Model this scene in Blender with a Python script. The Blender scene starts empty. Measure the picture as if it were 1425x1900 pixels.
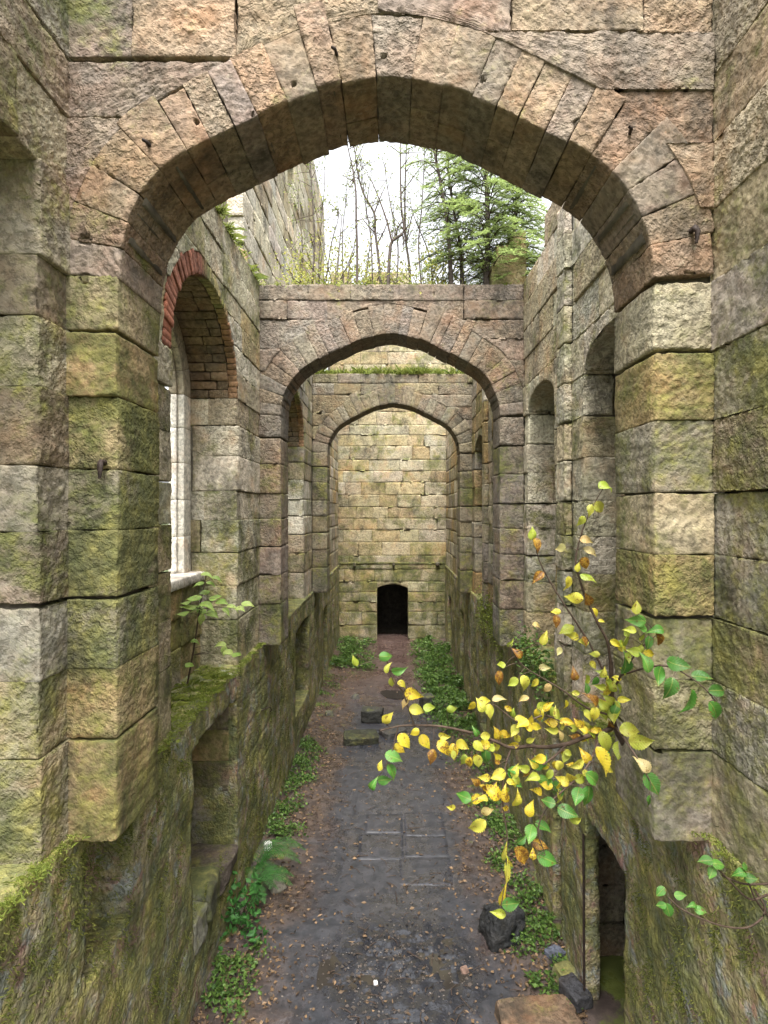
import bpy, math, random
import numpy as np
from mathutils import Vector, Matrix

# ------------------------------------------------------------------ camera, sky, sun, exposure
EYE, F, CX, CY = 5.05, 1030.0, 728.0, 948.0      # eye height above the corridor floor; lens in photo pixels
rng = random.Random(11)
sc = bpy.context.scene
col = sc.collection
R = math.radians

cam_d = bpy.data.cameras.new('camera')
cam_d.sensor_fit = 'HORIZONTAL'; cam_d.sensor_width = 36.0
cam_d.lens = 36.0 * F / 1425.0
cam_d.shift_x = -(CX - 712.5) / 1425.0
cam_d.shift_y = (CY - 950.0) / 1425.0
cam_d.clip_end = 3000
cam = bpy.data.objects.new('camera', cam_d); col.objects.link(cam)
cam.location = (0, 0, EYE); cam.rotation_euler = (R(90), 0, 0)
sc.camera = cam

SUN_EL, SUN_AZ = 68.0, 182.0                      # overcast: a very soft, high sun
world = bpy.data.worlds.new('World'); sc.world = world; world.use_nodes = True
wn = world.node_tree.nodes; wl = world.node_tree.links; wn.clear()
w_out = wn.new('ShaderNodeOutputWorld'); w_bg = wn.new('ShaderNodeBackground'); w_sky = wn.new('ShaderNodeTexSky')
w_hs = wn.new('ShaderNodeHueSaturation')
w_sky.sky_type = 'NISHITA'; w_sky.sun_disc = False
w_sky.sun_elevation = R(SUN_EL); w_sky.sun_rotation = R(SUN_AZ)
w_sky.air_density = 1.0; w_sky.dust_density = 6.0; w_sky.ozone_density = 1.0
w_hs.inputs['Saturation'].default_value = 0.12
w_bg.inputs['Strength'].default_value = 0.15
wl.new(w_sky.outputs[0], w_hs.inputs['Color']); wl.new(w_hs.outputs[0], w_bg.inputs[0]); wl.new(w_bg.outputs[0], w_out.inputs[0])

sun_d = bpy.data.lights.new('sun', 'SUN'); sun_d.energy = 1.5; sun_d.angle = R(28); sun_d.color = (1.0, 0.95, 0.87)
sun = bpy.data.objects.new('sun', sun_d); col.objects.link(sun)
az = R(SUN_AZ)
sdir = Vector((math.sin(az) * math.cos(R(SUN_EL)), math.cos(az) * math.cos(R(SUN_EL)), math.sin(R(SUN_EL))))
sun.rotation_euler = sdir.to_track_quat('Z', 'Y').to_euler()

sc.view_settings.view_transform = 'Standard'; sc.view_settings.look = 'None'
sc.view_settings.gamma = 1.0; sc.view_settings.use_curve_mapping = False
sc.view_settings.exposure = 2.03
sc.cycles.max_bounces = 8; sc.cycles.diffuse_bounces = 5; sc.cycles.transparent_max_bounces = 8
sc.cycles.use_denoising = True


def pix(x, y, Z):
    """photo pixel + distance from the camera -> a point of the place"""
    return np.array([(x - CX) / F * Z, Z, EYE + (CY - y) / F * Z])


def on_floor(x, y):
    Z = F * EYE / (y - CY)
    return (x - CX) / F * Z, Z


# ------------------------------------------------------------------ noise
def _hash(ix, iy, iz, seed):
    h = ix * np.uint32(374761393) + iy * np.uint32(668265263) + iz * np.uint32(2246822519) + np.uint32((seed * 3266489917) & 0xffffffff)
    h = (h ^ (h >> np.uint32(13))) * np.uint32(1274126177)
    h = h ^ (h >> np.uint32(16))
    return h.astype(np.float64) / 4294967295.0


def vnoise(p, seed=0):
    i = np.floor(p); f = p - i; f = f * f * (3 - 2 * f)
    i = i.astype(np.int64).astype(np.uint32)
    x, y, z = i[:, 0], i[:, 1], i[:, 2]; o = np.uint32(1)
    fx, fy, fz = f[:, 0], f[:, 1], f[:, 2]
    def L(a, b, t): return a + (b - a) * t
    a = L(_hash(x, y, z, seed), _hash(x + o, y, z, seed), fx)
    b = L(_hash(x, y + o, z, seed), _hash(x + o, y + o, z, seed), fx)
    c = L(_hash(x, y, z + o, seed), _hash(x + o, y, z + o, seed), fx)
    d = L(_hash(x, y + o, z + o, seed), _hash(x + o, y + o, z + o, seed), fx)
    return L(L(a, b, fy), L(c, d, fy), fz) * 2 - 1


def fbm(p, octs=3, seed=0, gain=0.5):
    s = 0; a = 1.0; n = 0
    for k in range(octs):
        s = s + a * vnoise(p * (2.03 ** k) + 17.3 * k, seed + k); n += a; a *= gain
    return s / n


np.seterr(over='ignore')


# ------------------------------------------------------------------ object helpers
def put(o, parent):
    if parent is not None:
        o.parent = parent
        m = Matrix.Identity(4); p = parent
        while p is not None:
            m = Matrix.Translation(p.location) @ m; p = p.parent
        o.matrix_parent_inverse = m.inverted()
    return o


def tag(o, label, cat, group=None, kind=None):
    if label: o['label'] = label
    if cat: o['category'] = cat
    if group: o['group'] = group
    if kind: o['kind'] = kind
    return o


def thing(name, loc, label, cat, group=None):
    o = bpy.data.objects.new(name, None); col.objects.link(o); o.location = loc; o.empty_display_size = 0.2
    return tag(o, label, cat, group, 'thing')


def mk(name, V, Q, mat, parent=None, uv=None, smooth=True, color=None):
    """mesh object from vertices V (n,3) and quads or tris Q (m,k); uv per loop"""
    me = bpy.data.meshes.new(name)
    V = np.ascontiguousarray(V, dtype=np.float32); Q = np.ascontiguousarray(Q, dtype=np.int32)
    k = Q.shape[1]
    me.vertices.add(len(V)); me.vertices.foreach_set('co', V.ravel())
    me.loops.add(Q.size); me.loops.foreach_set('vertex_index', Q.ravel())
    me.polygons.add(len(Q)); me.polygons.foreach_set('loop_start', np.arange(0, Q.size, k, dtype=np.int32))
    me.polygons.foreach_set('use_smooth', np.full(len(Q), smooth, dtype=bool))
    if uv is not None:
        l = me.uv_layers.new(name='uv'); l.data.foreach_set('uv', np.ascontiguousarray(uv, dtype=np.float32).ravel())
    me.update(calc_edges=True)
    if mat is not None: me.materials.append(mat)
    o = bpy.data.objects.new(name, me); col.objects.link(o)
    if color is not None: o.color = color
    return put(o, parent)


class Bag:
    """collects tubes, quads and leaves of ONE part"""
    def __init__(s): s.V = []; s.Q = []; s.n = 0
    def add(s, V, Q):
        V = np.asarray(V, float); s.V.append(V); s.Q.append(np.asarray(Q, int) + s.n); s.n += len(V)
    def tube(s, P, rad, k=6):
        P = np.asarray(P, float); n = len(P)
        rad = np.full(n, rad) if np.isscalar(rad) else np.interp(np.linspace(0, 1, n), np.linspace(0, 1, len(rad)), rad)
        T = np.gradient(P, axis=0); T /= np.linalg.norm(T, axis=1)[:, None] + 1e-9
        a = np.tile(np.array([[0.31, 0.17, 0.93]]), (n, 1)); a[np.abs(T[:, 2]) > .8] = (0.9, .3, .1)
        A = np.cross(T, a); A /= np.linalg.norm(A, axis=1)[:, None] + 1e-9
        B = np.cross(T, A)
        th = np.linspace(0, 2 * math.pi, k, endpoint=False)
        V = (P[:, None] + rad[:, None, None] * (np.cos(th)[None, :, None] * A[:, None] + np.sin(th)[None, :, None] * B[:, None])).reshape(-1, 3)
        i = np.arange(n - 1)[:, None] * k; j = np.arange(k)[None]; j2 = (j + 1) % k
        s.add(V, np.stack([i + j, i + j2, i + k + j2, i + k + j], -1).reshape(-1, 4))
    def build(s, name, mat, parent=None, smooth=True, color=None):
        return mk(name, np.concatenate(s.V), np.concatenate(s.Q), mat, parent, None, smooth, color)


def curve_pts(P, n=10):
    """Catmull-Rom through points"""
    P = np.asarray(P, float)
    Q = np.concatenate([[2 * P[0] - P[1]], P, [2 * P[-1] - P[-2]]])
    out = []
    for i in range(1, len(Q) - 2):
        t = np.linspace(0, 1, n, endpoint=False)[:, None]
        a, b, c, d = Q[i - 1], Q[i], Q[i + 1], Q[i + 2]
        out.append(.5 * ((2 * b) + (-a + c) * t + (2 * a - 5 * b + 4 * c - d) * t ** 2 + (-a + 3 * b - 3 * c + d) * t ** 3))
    out.append(P[-1:])
    return np.concatenate(out)


# ------------------------------------------------------------------ materials
class NT:
    def __init__(s, name):
        s.m = bpy.data.materials.new(name); s.m.use_nodes = True; s.t = s.m.node_tree; s.t.nodes.clear()
        s.out = s.t.nodes.new('ShaderNodeOutputMaterial')
    def n(s, kind, **kw):
        nd = s.t.nodes.new('ShaderNode' + kind)
        for k, v in kw.items(): setattr(nd, k, v)
        return nd
    def link(s, a, b): s.t.links.new(a, b)
    def set(s, sock, v):
        if hasattr(v, 'is_output') or isinstance(v, bpy.types.NodeSocket): s.link(v, sock)
        else:
            if hasattr(sock.default_value, '__len__') and not hasattr(v, '__len__'): v = [v] * len(sock.default_value)
            if hasattr(v, '__len__') and len(v) == 3 and len(sock.default_value) == 4: v = (*v, 1)
            sock.default_value = v
    def math(s, op, a, b=0.0, c=0.0, clamp=False):
        nd = s.n('Math', operation=op, use_clamp=clamp)
        s.set(nd.inputs[0], a); s.set(nd.inputs[1], b); s.set(nd.inputs[2], c)
        return nd.outputs[0]
    def vmul(s, v, k):
        nd = s.n('VectorMath', operation='MULTIPLY'); s.link(v, nd.inputs[0]); s.set(nd.inputs[1], k); return nd.outputs[0]
    def noise(s, v, scale, detail=4, rough=.55, dist=0.0):
        nd = s.n('TexNoise'); s.link(v, nd.inputs['Vector'])
        nd.inputs['Scale'].default_value = scale; nd.inputs['Detail'].default_value = detail
        nd.inputs['Roughness'].default_value = rough; nd.inputs['Distortion'].default_value = dist
        return nd.outputs['Fac']
    def ramp(s, f, a, b, lo=0.0, hi=1.0, smooth=True):
        nd = s.n('MapRange', interpolation_type='SMOOTHSTEP' if smooth else 'LINEAR')
        s.set(nd.inputs[0], f); s.set(nd.inputs[1], a); s.set(nd.inputs[2], b); s.set(nd.inputs[3], lo); s.set(nd.inputs[4], hi)
        return nd.outputs[0]
    def mix(s, f, a, b, mode='MIX'):
        nd = s.n('Mix', data_type='RGBA', blend_type=mode)
        s.set(nd.inputs[0], f); s.set(nd.inputs[6], a); s.set(nd.inputs[7], b)
        return nd.outputs[2]
    def bump(s, h, dist, strength=1.0):
        nd = s.n('Bump'); s.set(nd.inputs['Height'], h); nd.inputs['Distance'].default_value = dist
        nd.inputs['Strength'].default_value = strength
        return nd.outputs[0]
    def finish(s, color, rough=.9, normal=None, spec=.25, transl=None):
        p = s.n('BsdfPrincipled'); s.set(p.inputs['Base Color'], color); s.set(p.inputs['Roughness'], rough)
        s.set(p.inputs['Specular IOR Level'], spec)
        if normal is not None: s.link(normal, p.inputs['Normal'])
        o = p.outputs[0]
        if transl is not None:
            t = s.n('BsdfTranslucent'); s.set(t.inputs[0], color)
            if normal is not None: s.link(normal, t.inputs['Normal'])
            mx = s.n('MixShader'); s.set(mx.inputs[0], transl); s.link(o, mx.inputs[1]); s.link(t.outputs[0], mx.inputs[2]); o = mx.outputs[0]
        s.link(o, s.out.inputs[0])
        return s.m


def stone_material(name, own=None, tool=0.6, moss_bias=0.0, bumpd=.016, pale=.5, blend=0.0, stain=.74, mossk=1.0):
    """tooled sandstone. own=None: colour and moss amount come from each stone's object colour;
    else a palette that wanders over the surface (rubble and plaster remains)"""
    s = NT(name)
    geo = s.n('NewGeometry'); pos = geo.outputs['Position']
    oi = s.n('ObjectInfo')
    n1 = s.noise(pos, 2.3, 5, .6); n2 = s.noise(pos, 9.0, 6, .68); n3 = s.noise(pos, 48.0, 3, .65); nm = s.noise(pos, 1.55, 8, .72, .3)
    if own is None:
        C = oi.outputs['Color']; A = oi.outputs['Alpha']
        if blend > 0:      # the same beds of stone run on from block to block
            reg = (.31, .215, .115)
            for k, cc in enumerate([(.27, .20, .115), (.36, .305, .175), (.28, .25, .17)]):
                mp = s.n('Mapping'); s.link(pos, mp.inputs[0]); mp.inputs['Location'].default_value = (k * 7.1, k * 3.3, k * 5.7)
                reg = s.mix(s.ramp(s.noise(mp.outputs[0], 1.5 + .9 * k, 6, .68), .44, .6), reg, cc)
            C = s.mix(blend, C, reg)
    else:
        pal, amt = own
        C = pal[0]
        for k, c in enumerate(pal[1:]):
            st = s.n('Mapping'); s.link(pos, st.inputs[0]); st.inputs['Location'].default_value = (k * 7.1, k * 3.3, k * 5.7)
            st.inputs['Scale'].default_value = (1, 1, .9)
            nn = s.noise(st.outputs[0], 2.1 + .8 * k, 6, .66)
            C = s.mix(s.ramp(nn, .5, .6), C, c)
        A = amt
    np_ = s.noise(pos, 24.0, 4, .68)
    pit = s.ramp(np_, .36, .60, .0, 1.0)
    c = s.mix(1.0, C, s.ramp(n2, .3, .72, .66, 1.30, False), 'MULTIPLY')
    c = s.mix(1.0, c, s.ramp(pit, 0, 1, .66, 1.16, False), 'MULTIPLY')
    c = s.mix(s.ramp(n1, .5, .72, 0, .42), c, s.mix(1.0, C, (1.22, .86, .62), 'MULTIPLY'))                 # rusty iron bands
    c = s.mix(s.ramp(s.noise(pos, 3.1, 6, .7), .56, .70, 0, .32), c, s.mix(1.0, C, (.60, .62, .64), 'MULTIPLY'))   # grey weathering
    lich = s.ramp(s.noise(pos, 17.0, 6, .75), .6, .68, 0, pale)
    c = s.mix(lich, c, (.45, .41, .30))
    nz = s.n('SeparateXYZ'); s.link(geo.outputs['Normal'], nz.inputs[0])
    mm = s.math('ADD', s.math('ADD', nm, s.math('MULTIPLY', s.math('SUBTRACT', A, .5 - moss_bias), .42)), s.math('MULTIPLY', nz.outputs[2], .10))
    mm = s.math('ADD', mm, s.math('MULTIPLY', s.math('SUBTRACT', n2, .5), .35))
    mossf = s.ramp(mm, .44, .66, 0, .88)
    mcol = s.mix(s.ramp(n1, .38, .66), tuple(x * mossk for x in (.115, .125, .034)), tuple(x * mossk for x in (.24, .22, .06)))
    mcol = s.mix(s.ramp(n2, .42, .68), s.mix(1.0, mcol, (.45, .5, .6), 'MULTIPLY'), mcol)
    c = s.mix(mossf, c, mcol)
    st = s.n('Mapping'); s.link(pos, st.inputs[0]); st.inputs['Scale'].default_value = (1, 1, .6); st.inputs['Location'].default_value = (5, 2, 1)
    c = s.mix(s.ramp(s.noise(st.outputs[0], 1.7, 7, .74), .50, .70, 0, stain), c, (.034, .031, .025))     # soot and algae stains
    c = s.mix(s.ramp(n3, .55, .75, 0, .35), c, s.mix(1.0, c, (.35, .35, .35), 'MULTIPLY'))                  # grains and pits
    # chisel work
    pitb = s.ramp(s.noise(pos, 24.0, 2.5, .6), .36, .60, .0, 1.0)
    h = s.math('ADD', s.math('ADD', s.math('MULTIPLY', s.noise(pos, 9.0, 3, .6), .9), s.math('MULTIPLY', s.noise(pos, 52.0, 1, .5), .22)), s.math('MULTIPLY', pitb, .5))
    if tool > 0:
        uvn = s.n('UVMap'); uv = uvn.outputs[0]
        def streak(ang):
            rt = s.n('VectorRotate', rotation_type='Z_AXIS'); s.link(uv, rt.inputs[0]); rt.inputs['Angle'].default_value = ang
            return s.noise(s.vmul(rt.outputs[0], (24, 62, 1)), 1.0, 1.5, .5, .5)
        a, b = streak(.62), streak(-.7)
        sep = s.n('SeparateXYZ'); s.link(uv, sep.inputs[0])
        band = s.math('GREATER_THAN', s.math('FRACT', s.math('ADD', s.math('MULTIPLY', sep.outputs[1], 4.2), s.math('MULTIPLY', n1, 1.2))), .5)
        her = s.math('GREATER_THAN', oi.outputs['Random'], .45)
        fac = s.math('MULTIPLY', band, her)
        mxn = s.n('Mix', data_type='FLOAT'); s.link(fac, mxn.inputs[0]); s.link(a, mxn.inputs[2]); s.link(b, mxn.inputs[3])
        tl = s.math('MULTIPLY', s.ramp(mxn.outputs[0], .36, .62), tool)
        h = s.math('ADD', h, tl)
    if own is None: h = s.math('MULTIPLY', h, s.math('ADD', .35, s.math('MULTIPLY', oi.outputs['Random'], .95)))
    return s.finish(c, .92, s.bump(h, bumpd), .2)


def plain(name, color, var=.35, scale=12, rough=.85, bumpd=.004, spec=.25):
    s = NT(name); pos = s.n('NewGeometry').outputs['Position']
    n = s.noise(pos, scale, 6, .65)
    c = s.mix(1.0, color, s.ramp(n, .3, .7, 1 - var, 1 + var, False), 'MULTIPLY')
    return s.finish(c, rough, s.bump(n, bumpd), spec)


M = {}
M['stone'] = stone_material('tooled_sandstone', None, .14, bumpd=.0125, blend=.27, pale=.34)
M['rubble'] = stone_material('mossy_rubble', ([(.34, .285, .17), (.37, .31, .14), (.26, .21, .165), (.44, .39, .28), (.33, .20, .17), (.30, .31, .29)], .74), 0.0, .0, .018, .6, stain=.42, mossk=1.35)
M['rock'] = stone_material('loose_rock', None, .0, bumpd=.012, pale=.12)
M['core'] = plain('mortar_core', (.10, .085, .065), .5, 9, .95, .01)
M['brick'] = stone_material('red_brick', None, 0.0, -.25, .006, .25)
M['dressed'] = stone_material('pale_dressed_stone', None, .0, -.2, .004, .3)
M['iron'] = plain('rusted_iron', (.03, .02, .016), .5, 30, .7)


def leaf_material(name, c1, c2, transl=.35, rough=.5, var=True):
    s = NT(name)
    g = s.n('NewGeometry'); rnd = g.outputs['Random Per Island']
    c = s.mix(rnd, c1, c2)
    n = s.noise(g.outputs['Position'], 30, 3)
    c = s.mix(1.0, c, s.ramp(n, .3, .7, .7, 1.3, False), 'MULTIPLY')
    return s.finish(c, rough, None, .3, transl)


M['conifer'] = leaf_material('conifer_spray', (.14, .19, .055), (.30, .38, .13), .55)
M['yellow_shrub'] = leaf_material('autumn_shrub_leaf', (.42, .38, .10), (.27, .33, .09), .5)
M['grass'] = leaf_material('moss_grass', (.10, .14, .02), (.24, .27, .05), .3, .7)
M['ivy'] = leaf_material('ground_ivy', (.035, .08, .016), (.14, .23, .05), .3, .45)
M['fern'] = leaf_material('fern_frond', (.035, .12, .025), (.07, .2, .045), .3)
M['dead_leaf'] = leaf_material('fallen_leaf', (.05, .032, .02), (.24, .155, .085), .1, .6)
M['bark'] = plain('bark', (.085, .068, .058), .5, 25, .9, .006)
M['twig'] = plain('twig_bark', (.06, .04, .028), .4, 40, .8, .002)


def big_leaf_material():
    s = NT('elm_leaf'); oi = s.n('ObjectInfo'); g = s.n('NewGeometry')
    uv = s.n('UVMap').outputs[0]
    sep = s.n('SeparateXYZ'); s.link(uv, sep.inputs[0])
    c = oi.outputs['Color']
    n = s.noise(g.outputs['Position'], 14, 4)
    c = s.mix(s.ramp(n, .42, .62, 0, .4), c, s.mix(1.0, c, (.75, 1.05, .7), 'MULTIPLY'))
    side = s.math('ABSOLUTE', sep.outputs[1])
    vein = s.math('ABSOLUTE', s.math('SUBTRACT', s.math('FRACT', s.math('SUBTRACT', s.math('MULTIPLY', sep.outputs[0], 9), s.math('MULTIPLY', side, 7))), .5))
    c = s.mix(s.ramp(vein, 0, .14, .32, 0), c, s.mix(1.0, c, (.55, .65, .4), 'MULTIPLY'))
    c = s.mix(s.ramp(side, .0, .035, .6, 0), c, s.mix(.5, c, (.45, .4, .12)))
    spots = s.math('ADD', s.math('MULTIPLY', s.noise(g.outputs['Position'], 110, 4, .7), .55), s.math('MULTIPLY', s.noise(g.outputs['Position'], 32, 3, .6), .45))
    amt = oi.outputs['Alpha']
    spf = s.ramp(s.math('ADD', spots, s.math('MULTIPLY', amt, .13)), .575, .62, 0, .85)
    c = s.mix(spf, c, (.12, .045, .012))
    return s.finish(c, .45, s.bump(vein, .0015), .35, .38)


M['leaf'] = big_leaf_material()

# ------------------------------------------------------------------ masonry: one stone = one rounded, tooled, weathered block
_topo = {}


def topo(a, b, c):
    k = (a, b, c)
    if k in _topo: return _topo[k]
    idx = np.full((a, b, c), -1, np.int64)
    m = np.zeros((a, b, c), bool)
    m[0] = m[-1] = True; m[:, 0] = m[:, -1] = True; m[:, :, -1] = True; m[:, :, 0] = False
    m[0, :, 0] = m[-1, :, 0] = True; m[:, 0, 0] = m[:, -1, 0] = True
    idx[m] = np.arange(m.sum())
    ijk = np.argwhere(m)
    def quads(g, fl):
        q = np.stack([g[:-1, :-1], g[1:, :-1], g[1:, 1:], g[:-1, 1:]], -1).reshape(-1, 4)
        return q[:, ::-1] if fl else q
    faces = [quads(idx[:, :, -1], False), quads(idx[0], True), quads(idx[-1], False), quads(idx[:, 0], False), quads(idx[:, -1], True)]
    # face axes: front (s,t); s-sides (t,r); t-sides (s,r)
    _topo[k] = (ijk, faces)
    return _topo[k]


def lat(L, rad, sp):
    n = max(1, int(round((L - 1.2 * rad) / sp)))
    return np.concatenate([[0], np.linspace(.6 * rad, L - .6 * rad, n + 1), [L]])


HOLES = []   # (xyz, half size): putlog sockets cut into the stones
_sid = [0]


def stone(name, parent, fmap, L, sp, color, rad=.004, amp=1.0, tool=1.0, flip=False, mat=None, spr=None, spu=None, fine=True):
    _sid[0] += 1; sid = _sid[0]
    Ls, Lt, Lr = [max(v, .03) for v in L]
    rad = min(rad, .3 * Ls, .3 * Lt, .3 * Lr)
    ls, lt, lr = lat(Ls, rad, spu or sp), lat(Lt, rad, sp), lat(Lr, rad, spr or max(.09, sp))
    ijk, faces = topo(len(ls), len(lt), len(lr))
    q = np.stack([ls[ijk[:, 0]], lt[ijk[:, 1]], lr[ijk[:, 2]]], -1)
    Lv = np.array([Ls, Lt, Lr])
    c = np.clip(q, rad, Lv - rad); d = q - c; dl = np.linalg.norm(d, axis=1)[:, None] + 1e-9
    nl = d / dl
    # chipped arrises: the radius varies along the edge
    q2 = c + nl * rad
    P, U, Vd, W = fmap(q2)
    nrm = nl[:, :1] * U + nl[:, 1:2] * Vd + nl[:, 2:] * W
    edge = 1 - np.abs(nl).max(1)
    e = (.0105 * fbm(P * 3.7, 2, 3) + .0055 * fbm(P * 13, 2, 4)) * amp
    if fine and sp < .035:
        e = e + (.0060 * fbm(P * 34, 2, 9) - .007 * np.clip(fbm(P * 22, 2, 19) - .15, 0, 1) * 2) * amp
    e = e - edge * (.001 + .05 * np.clip(fbm(P * 4, 3, 5) - .22, 0, 1)) * amp
    if tool > 0 and sp < .024:
        th = (.5 + .35 * ((sid * 37) % 10) / 10) * (1 if sid % 2 else -1)
        a, b = q[:, 0], q[:, 1]
        if sid % 3:
            k = np.floor(b / .13 + .5 * fbm(P * 3, 1, 21)); th = np.where(k % 2 == 0, th, -th)
        t = (a * np.sin(th) + b * np.cos(th)) / .042 + 1.3 * fbm(P * 9, 2, 30)
        saw = t - np.floor(t)
        e = e + tool * (-.0095 * np.clip(1 - saw * 1.6, 0, 1)) * np.clip(nl[:, 2], 0, 1) * np.clip(.25 + 1.8 * fbm(P * 4, 2, 41), 0, 1)
    for (hp, hs) in HOLES:
        dd = np.abs(P - hp)
        if dd.min(0).max() < hs + .3:
            ins = (dd[:, 0] < hs) & (dd[:, 2] < hs) & (dd[:, 1] < .2) & (nl[:, 2] > .7)
            e = np.where(ins, -.07, e)
    P = P + nrm * e[:, None]
    off = np.array([(sid * .7131) % 7, (sid * .3717) % 5])
    uvs = [q[f][:, :, ax] for f, ax in zip(faces, ([0, 1], [2, 1], [2, 1], [0, 2], [0, 2]))]
    uv = np.concatenate([x.reshape(-1, 2) for x in uvs]) + off
    Fq = np.concatenate(faces)
    if flip: 
        Fq = Fq[:, ::-1]; uv = uv.reshape(-1, 4, 2)[:, ::-1].reshape(-1, 2)
    return mk(name, P, Fq, mat or M['stone'], parent, uv, True, color)


class Frame:
    """a flat wall face: u along it, v up (height relative to the eye), w out of it"""
    def __init__(s, O, U, W, flip):
        s.O = np.array(O, float); s.U = np.array(U, float); s.W = np.array(W, float); s.V = np.array([0, 0, 1.0]); s.flip = flip
    def P(s, u, v, w): return s.O + u[:, None] * s.U + v[:, None] * s.V + w[:, None] * s.W


def wall_left(x): return Frame((x, 0, EYE), (0, 1, 0), (1, 0, 0), False)
def wall_right(x): return Frame((x, 0, EYE), (0, 1, 0), (-1, 0, 0), True)
def wall_front(y): return Frame((0, y, EYE), (1, 0, 0), (0, -1, 0), False)


def face_stone(parent, fr, uL, uR, vB, vT, depth, sp, color, off=0.0, gap=(.006, .006), back=0.0, name='stone', **kw):
    """stone between side curves uL(v), uR(v) and bed curves vB(u), vT(u); numbers or functions"""
    f = lambda g: g if callable(g) else (lambda x, g=g: np.full_like(np.asarray(x, float), g))
    cL, cR, cB, cT = callable(uL), callable(uR), callable(vB), callable(vT)
    uL, uR, vB, vT = f(uL), f(uR), f(vB), f(vT)
    one = lambda g, x: float(g(np.array([x]))[0])
    if cB or cT:
        um = .5 * (one(uL, 0) + one(uR, 0)); Lt = one(vT, um) - one(vB, um) - gap[1]; Ls = one(uR, 0) - one(uL, 0) - gap[0]
    else:
        v0, v1 = one(vB, 0), one(vT, 0); vm = .5 * (v0 + v1); Lt = v1 - v0 - gap[1]; Ls = one(uR, vm) - one(uL, vm) - gap[0]
    if Ls < .02 or Lt < .02: return None
    Lr = depth - back
    def fm(q):
        s_, t_ = q[:, 0] / Ls, q[:, 1] / Lt
        if cB or cT:
            a, b = one(uL, 0) + gap[0] / 2, one(uR, 0) - gap[0] / 2
            u = a + (b - a) * s_; B = vB(u) + gap[1] / 2; T = np.maximum(vT(u) - gap[1] / 2, B + .015); v = B + (T - B) * t_
        else:
            v = v0 + gap[1] / 2 + q[:, 1]; a = uL(v) + gap[0] / 2; b = np.maximum(uR(v) - gap[0] / 2, a + .01); u = a + (b - a) * s_
        w = q[:, 2] - depth + off
        return fr.P(u, v, w), fr.U, fr.V, fr.W
    return stone(name, parent, fm, (Ls, Lt, Lr), sp, color, flip=fr.flip, **kw)


def palette(cols, moss, jit=.14):
    def f(u=0, v=0):
        c = rng.choice(cols); k = 1 + rng.uniform(-jit, jit); 
        m = moss(u, v) if callable(moss) else moss
        return (c[0] * k * (1 + rng.uniform(-.05, .05)), c[1] * k, c[2] * k * (1 + rng.uniform(-.08, .08)), min(1, max(0, m + rng.uniform(-.09, .09))))
    return f


BROWN = (.245, .16, .112); OCHRE = (.35, .25, .12); BUFF = (.35, .30, .21); GREY = (.26, .235, .20); PURP = (.215, .165, .14); PALE = (.54, .49, .385); DARK = (.15, .115, .095)


def lay(parent, fr, levels, open_beds, spans, depth, sp, colf, lens=(.5, 1.0), quoin=(.38, .6), thick=None, top=None, ufac=1.0, jog=.007, rad=.004, amp=1.0, name='stone', tool=1.0, vjit=0):
    """courses between levels; spans(v0,v1) gives the runs of wall as (uL, uR, open_left, open_right)"""
    for i in range(len(levels) - 1):
        v0, v1 = levels[i], levels[i + 1]
        gb = open_beds.get(round(v0, 2), .003) / 2; gt = open_beds.get(round(v1, 2), .003) / 2
        vm = .5 * (v0 + v1)
        gb0, gt0 = gb, gt
        for (a, b, oa, ob) in spans(v0, v1):
            ua = float(a(np.array([vm]))[0]) if callable(a) else a
            ub = float(b(np.array([vm]))[0]) if callable(b) else b
            Ln = ub - ua
            if Ln < .05: continue
            cuts = [ua]
            while ub - cuts[-1] > lens[1] * 1.25:
                cuts.append(cuts[-1] + rng.uniform(*lens))
            cuts = cuts[1:]
            if cuts and ub - cuts[-1] < .2: cuts[-1] = ub - .5 * lens[0]
            if len(cuts) > 1: 
                o = rng.uniform(-.12, .12); cuts = [min(ub - .15, max(ua + .15, c + o)) for c in cuts]
            es = [a] + cuts + [b]
            for k in range(len(es) - 1):
                gb = gb0 * (rng.uniform(.1, .9) if gb0 > .004 else 1); gt = gt0 * (rng.uniform(.1, .9) if gt0 > .004 else 1)
                el = k == 0 and oa; er = k == len(es) - 2 and ob
                dp = depth
                if el or er: dp = rng.uniform(*quoin)
                uc = .5 * (cuts[min(k, len(cuts) - 1)] if cuts else .5 * (ua + ub)) + .25 * (ua + ub)
                uu = es[k] if not callable(es[k]) else ua
                spv = sp(uu if fr.U[1] else fr.O[1])
                cc = colf(uu, vm)
                oo = rng.uniform(-jog, jog)
                face_stone(parent, fr, es[k], es[k + 1], v0 + gb - .003, v1 - gt + .003, dp, spv, cc, oo, (.0025, .0025), name=name, spu=spv * ufac,
                           spr=(max(.035, spv * 1.3) if (el or er) else None), rad=rad, amp=amp, tool=tool)
                if (el or er) and thick and thick - dp > .08:
                    e = es[k] if el else es[k + 1]
                    if not callable(e):
                        uu2 = (e, e + .25) if el else (e - .25, e)
                        face_stone(parent, fr, uu2[0], uu2[1], v0 + gb - .003, v1 - gt + .003, thick - dp - .01, spv * 1.3, colf(uu, vm), -dp - .006,
                                   (.007, .006), name=name, spr=max(.035, spv * 1.3), rad=rad, amp=amp, tool=0)


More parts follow.
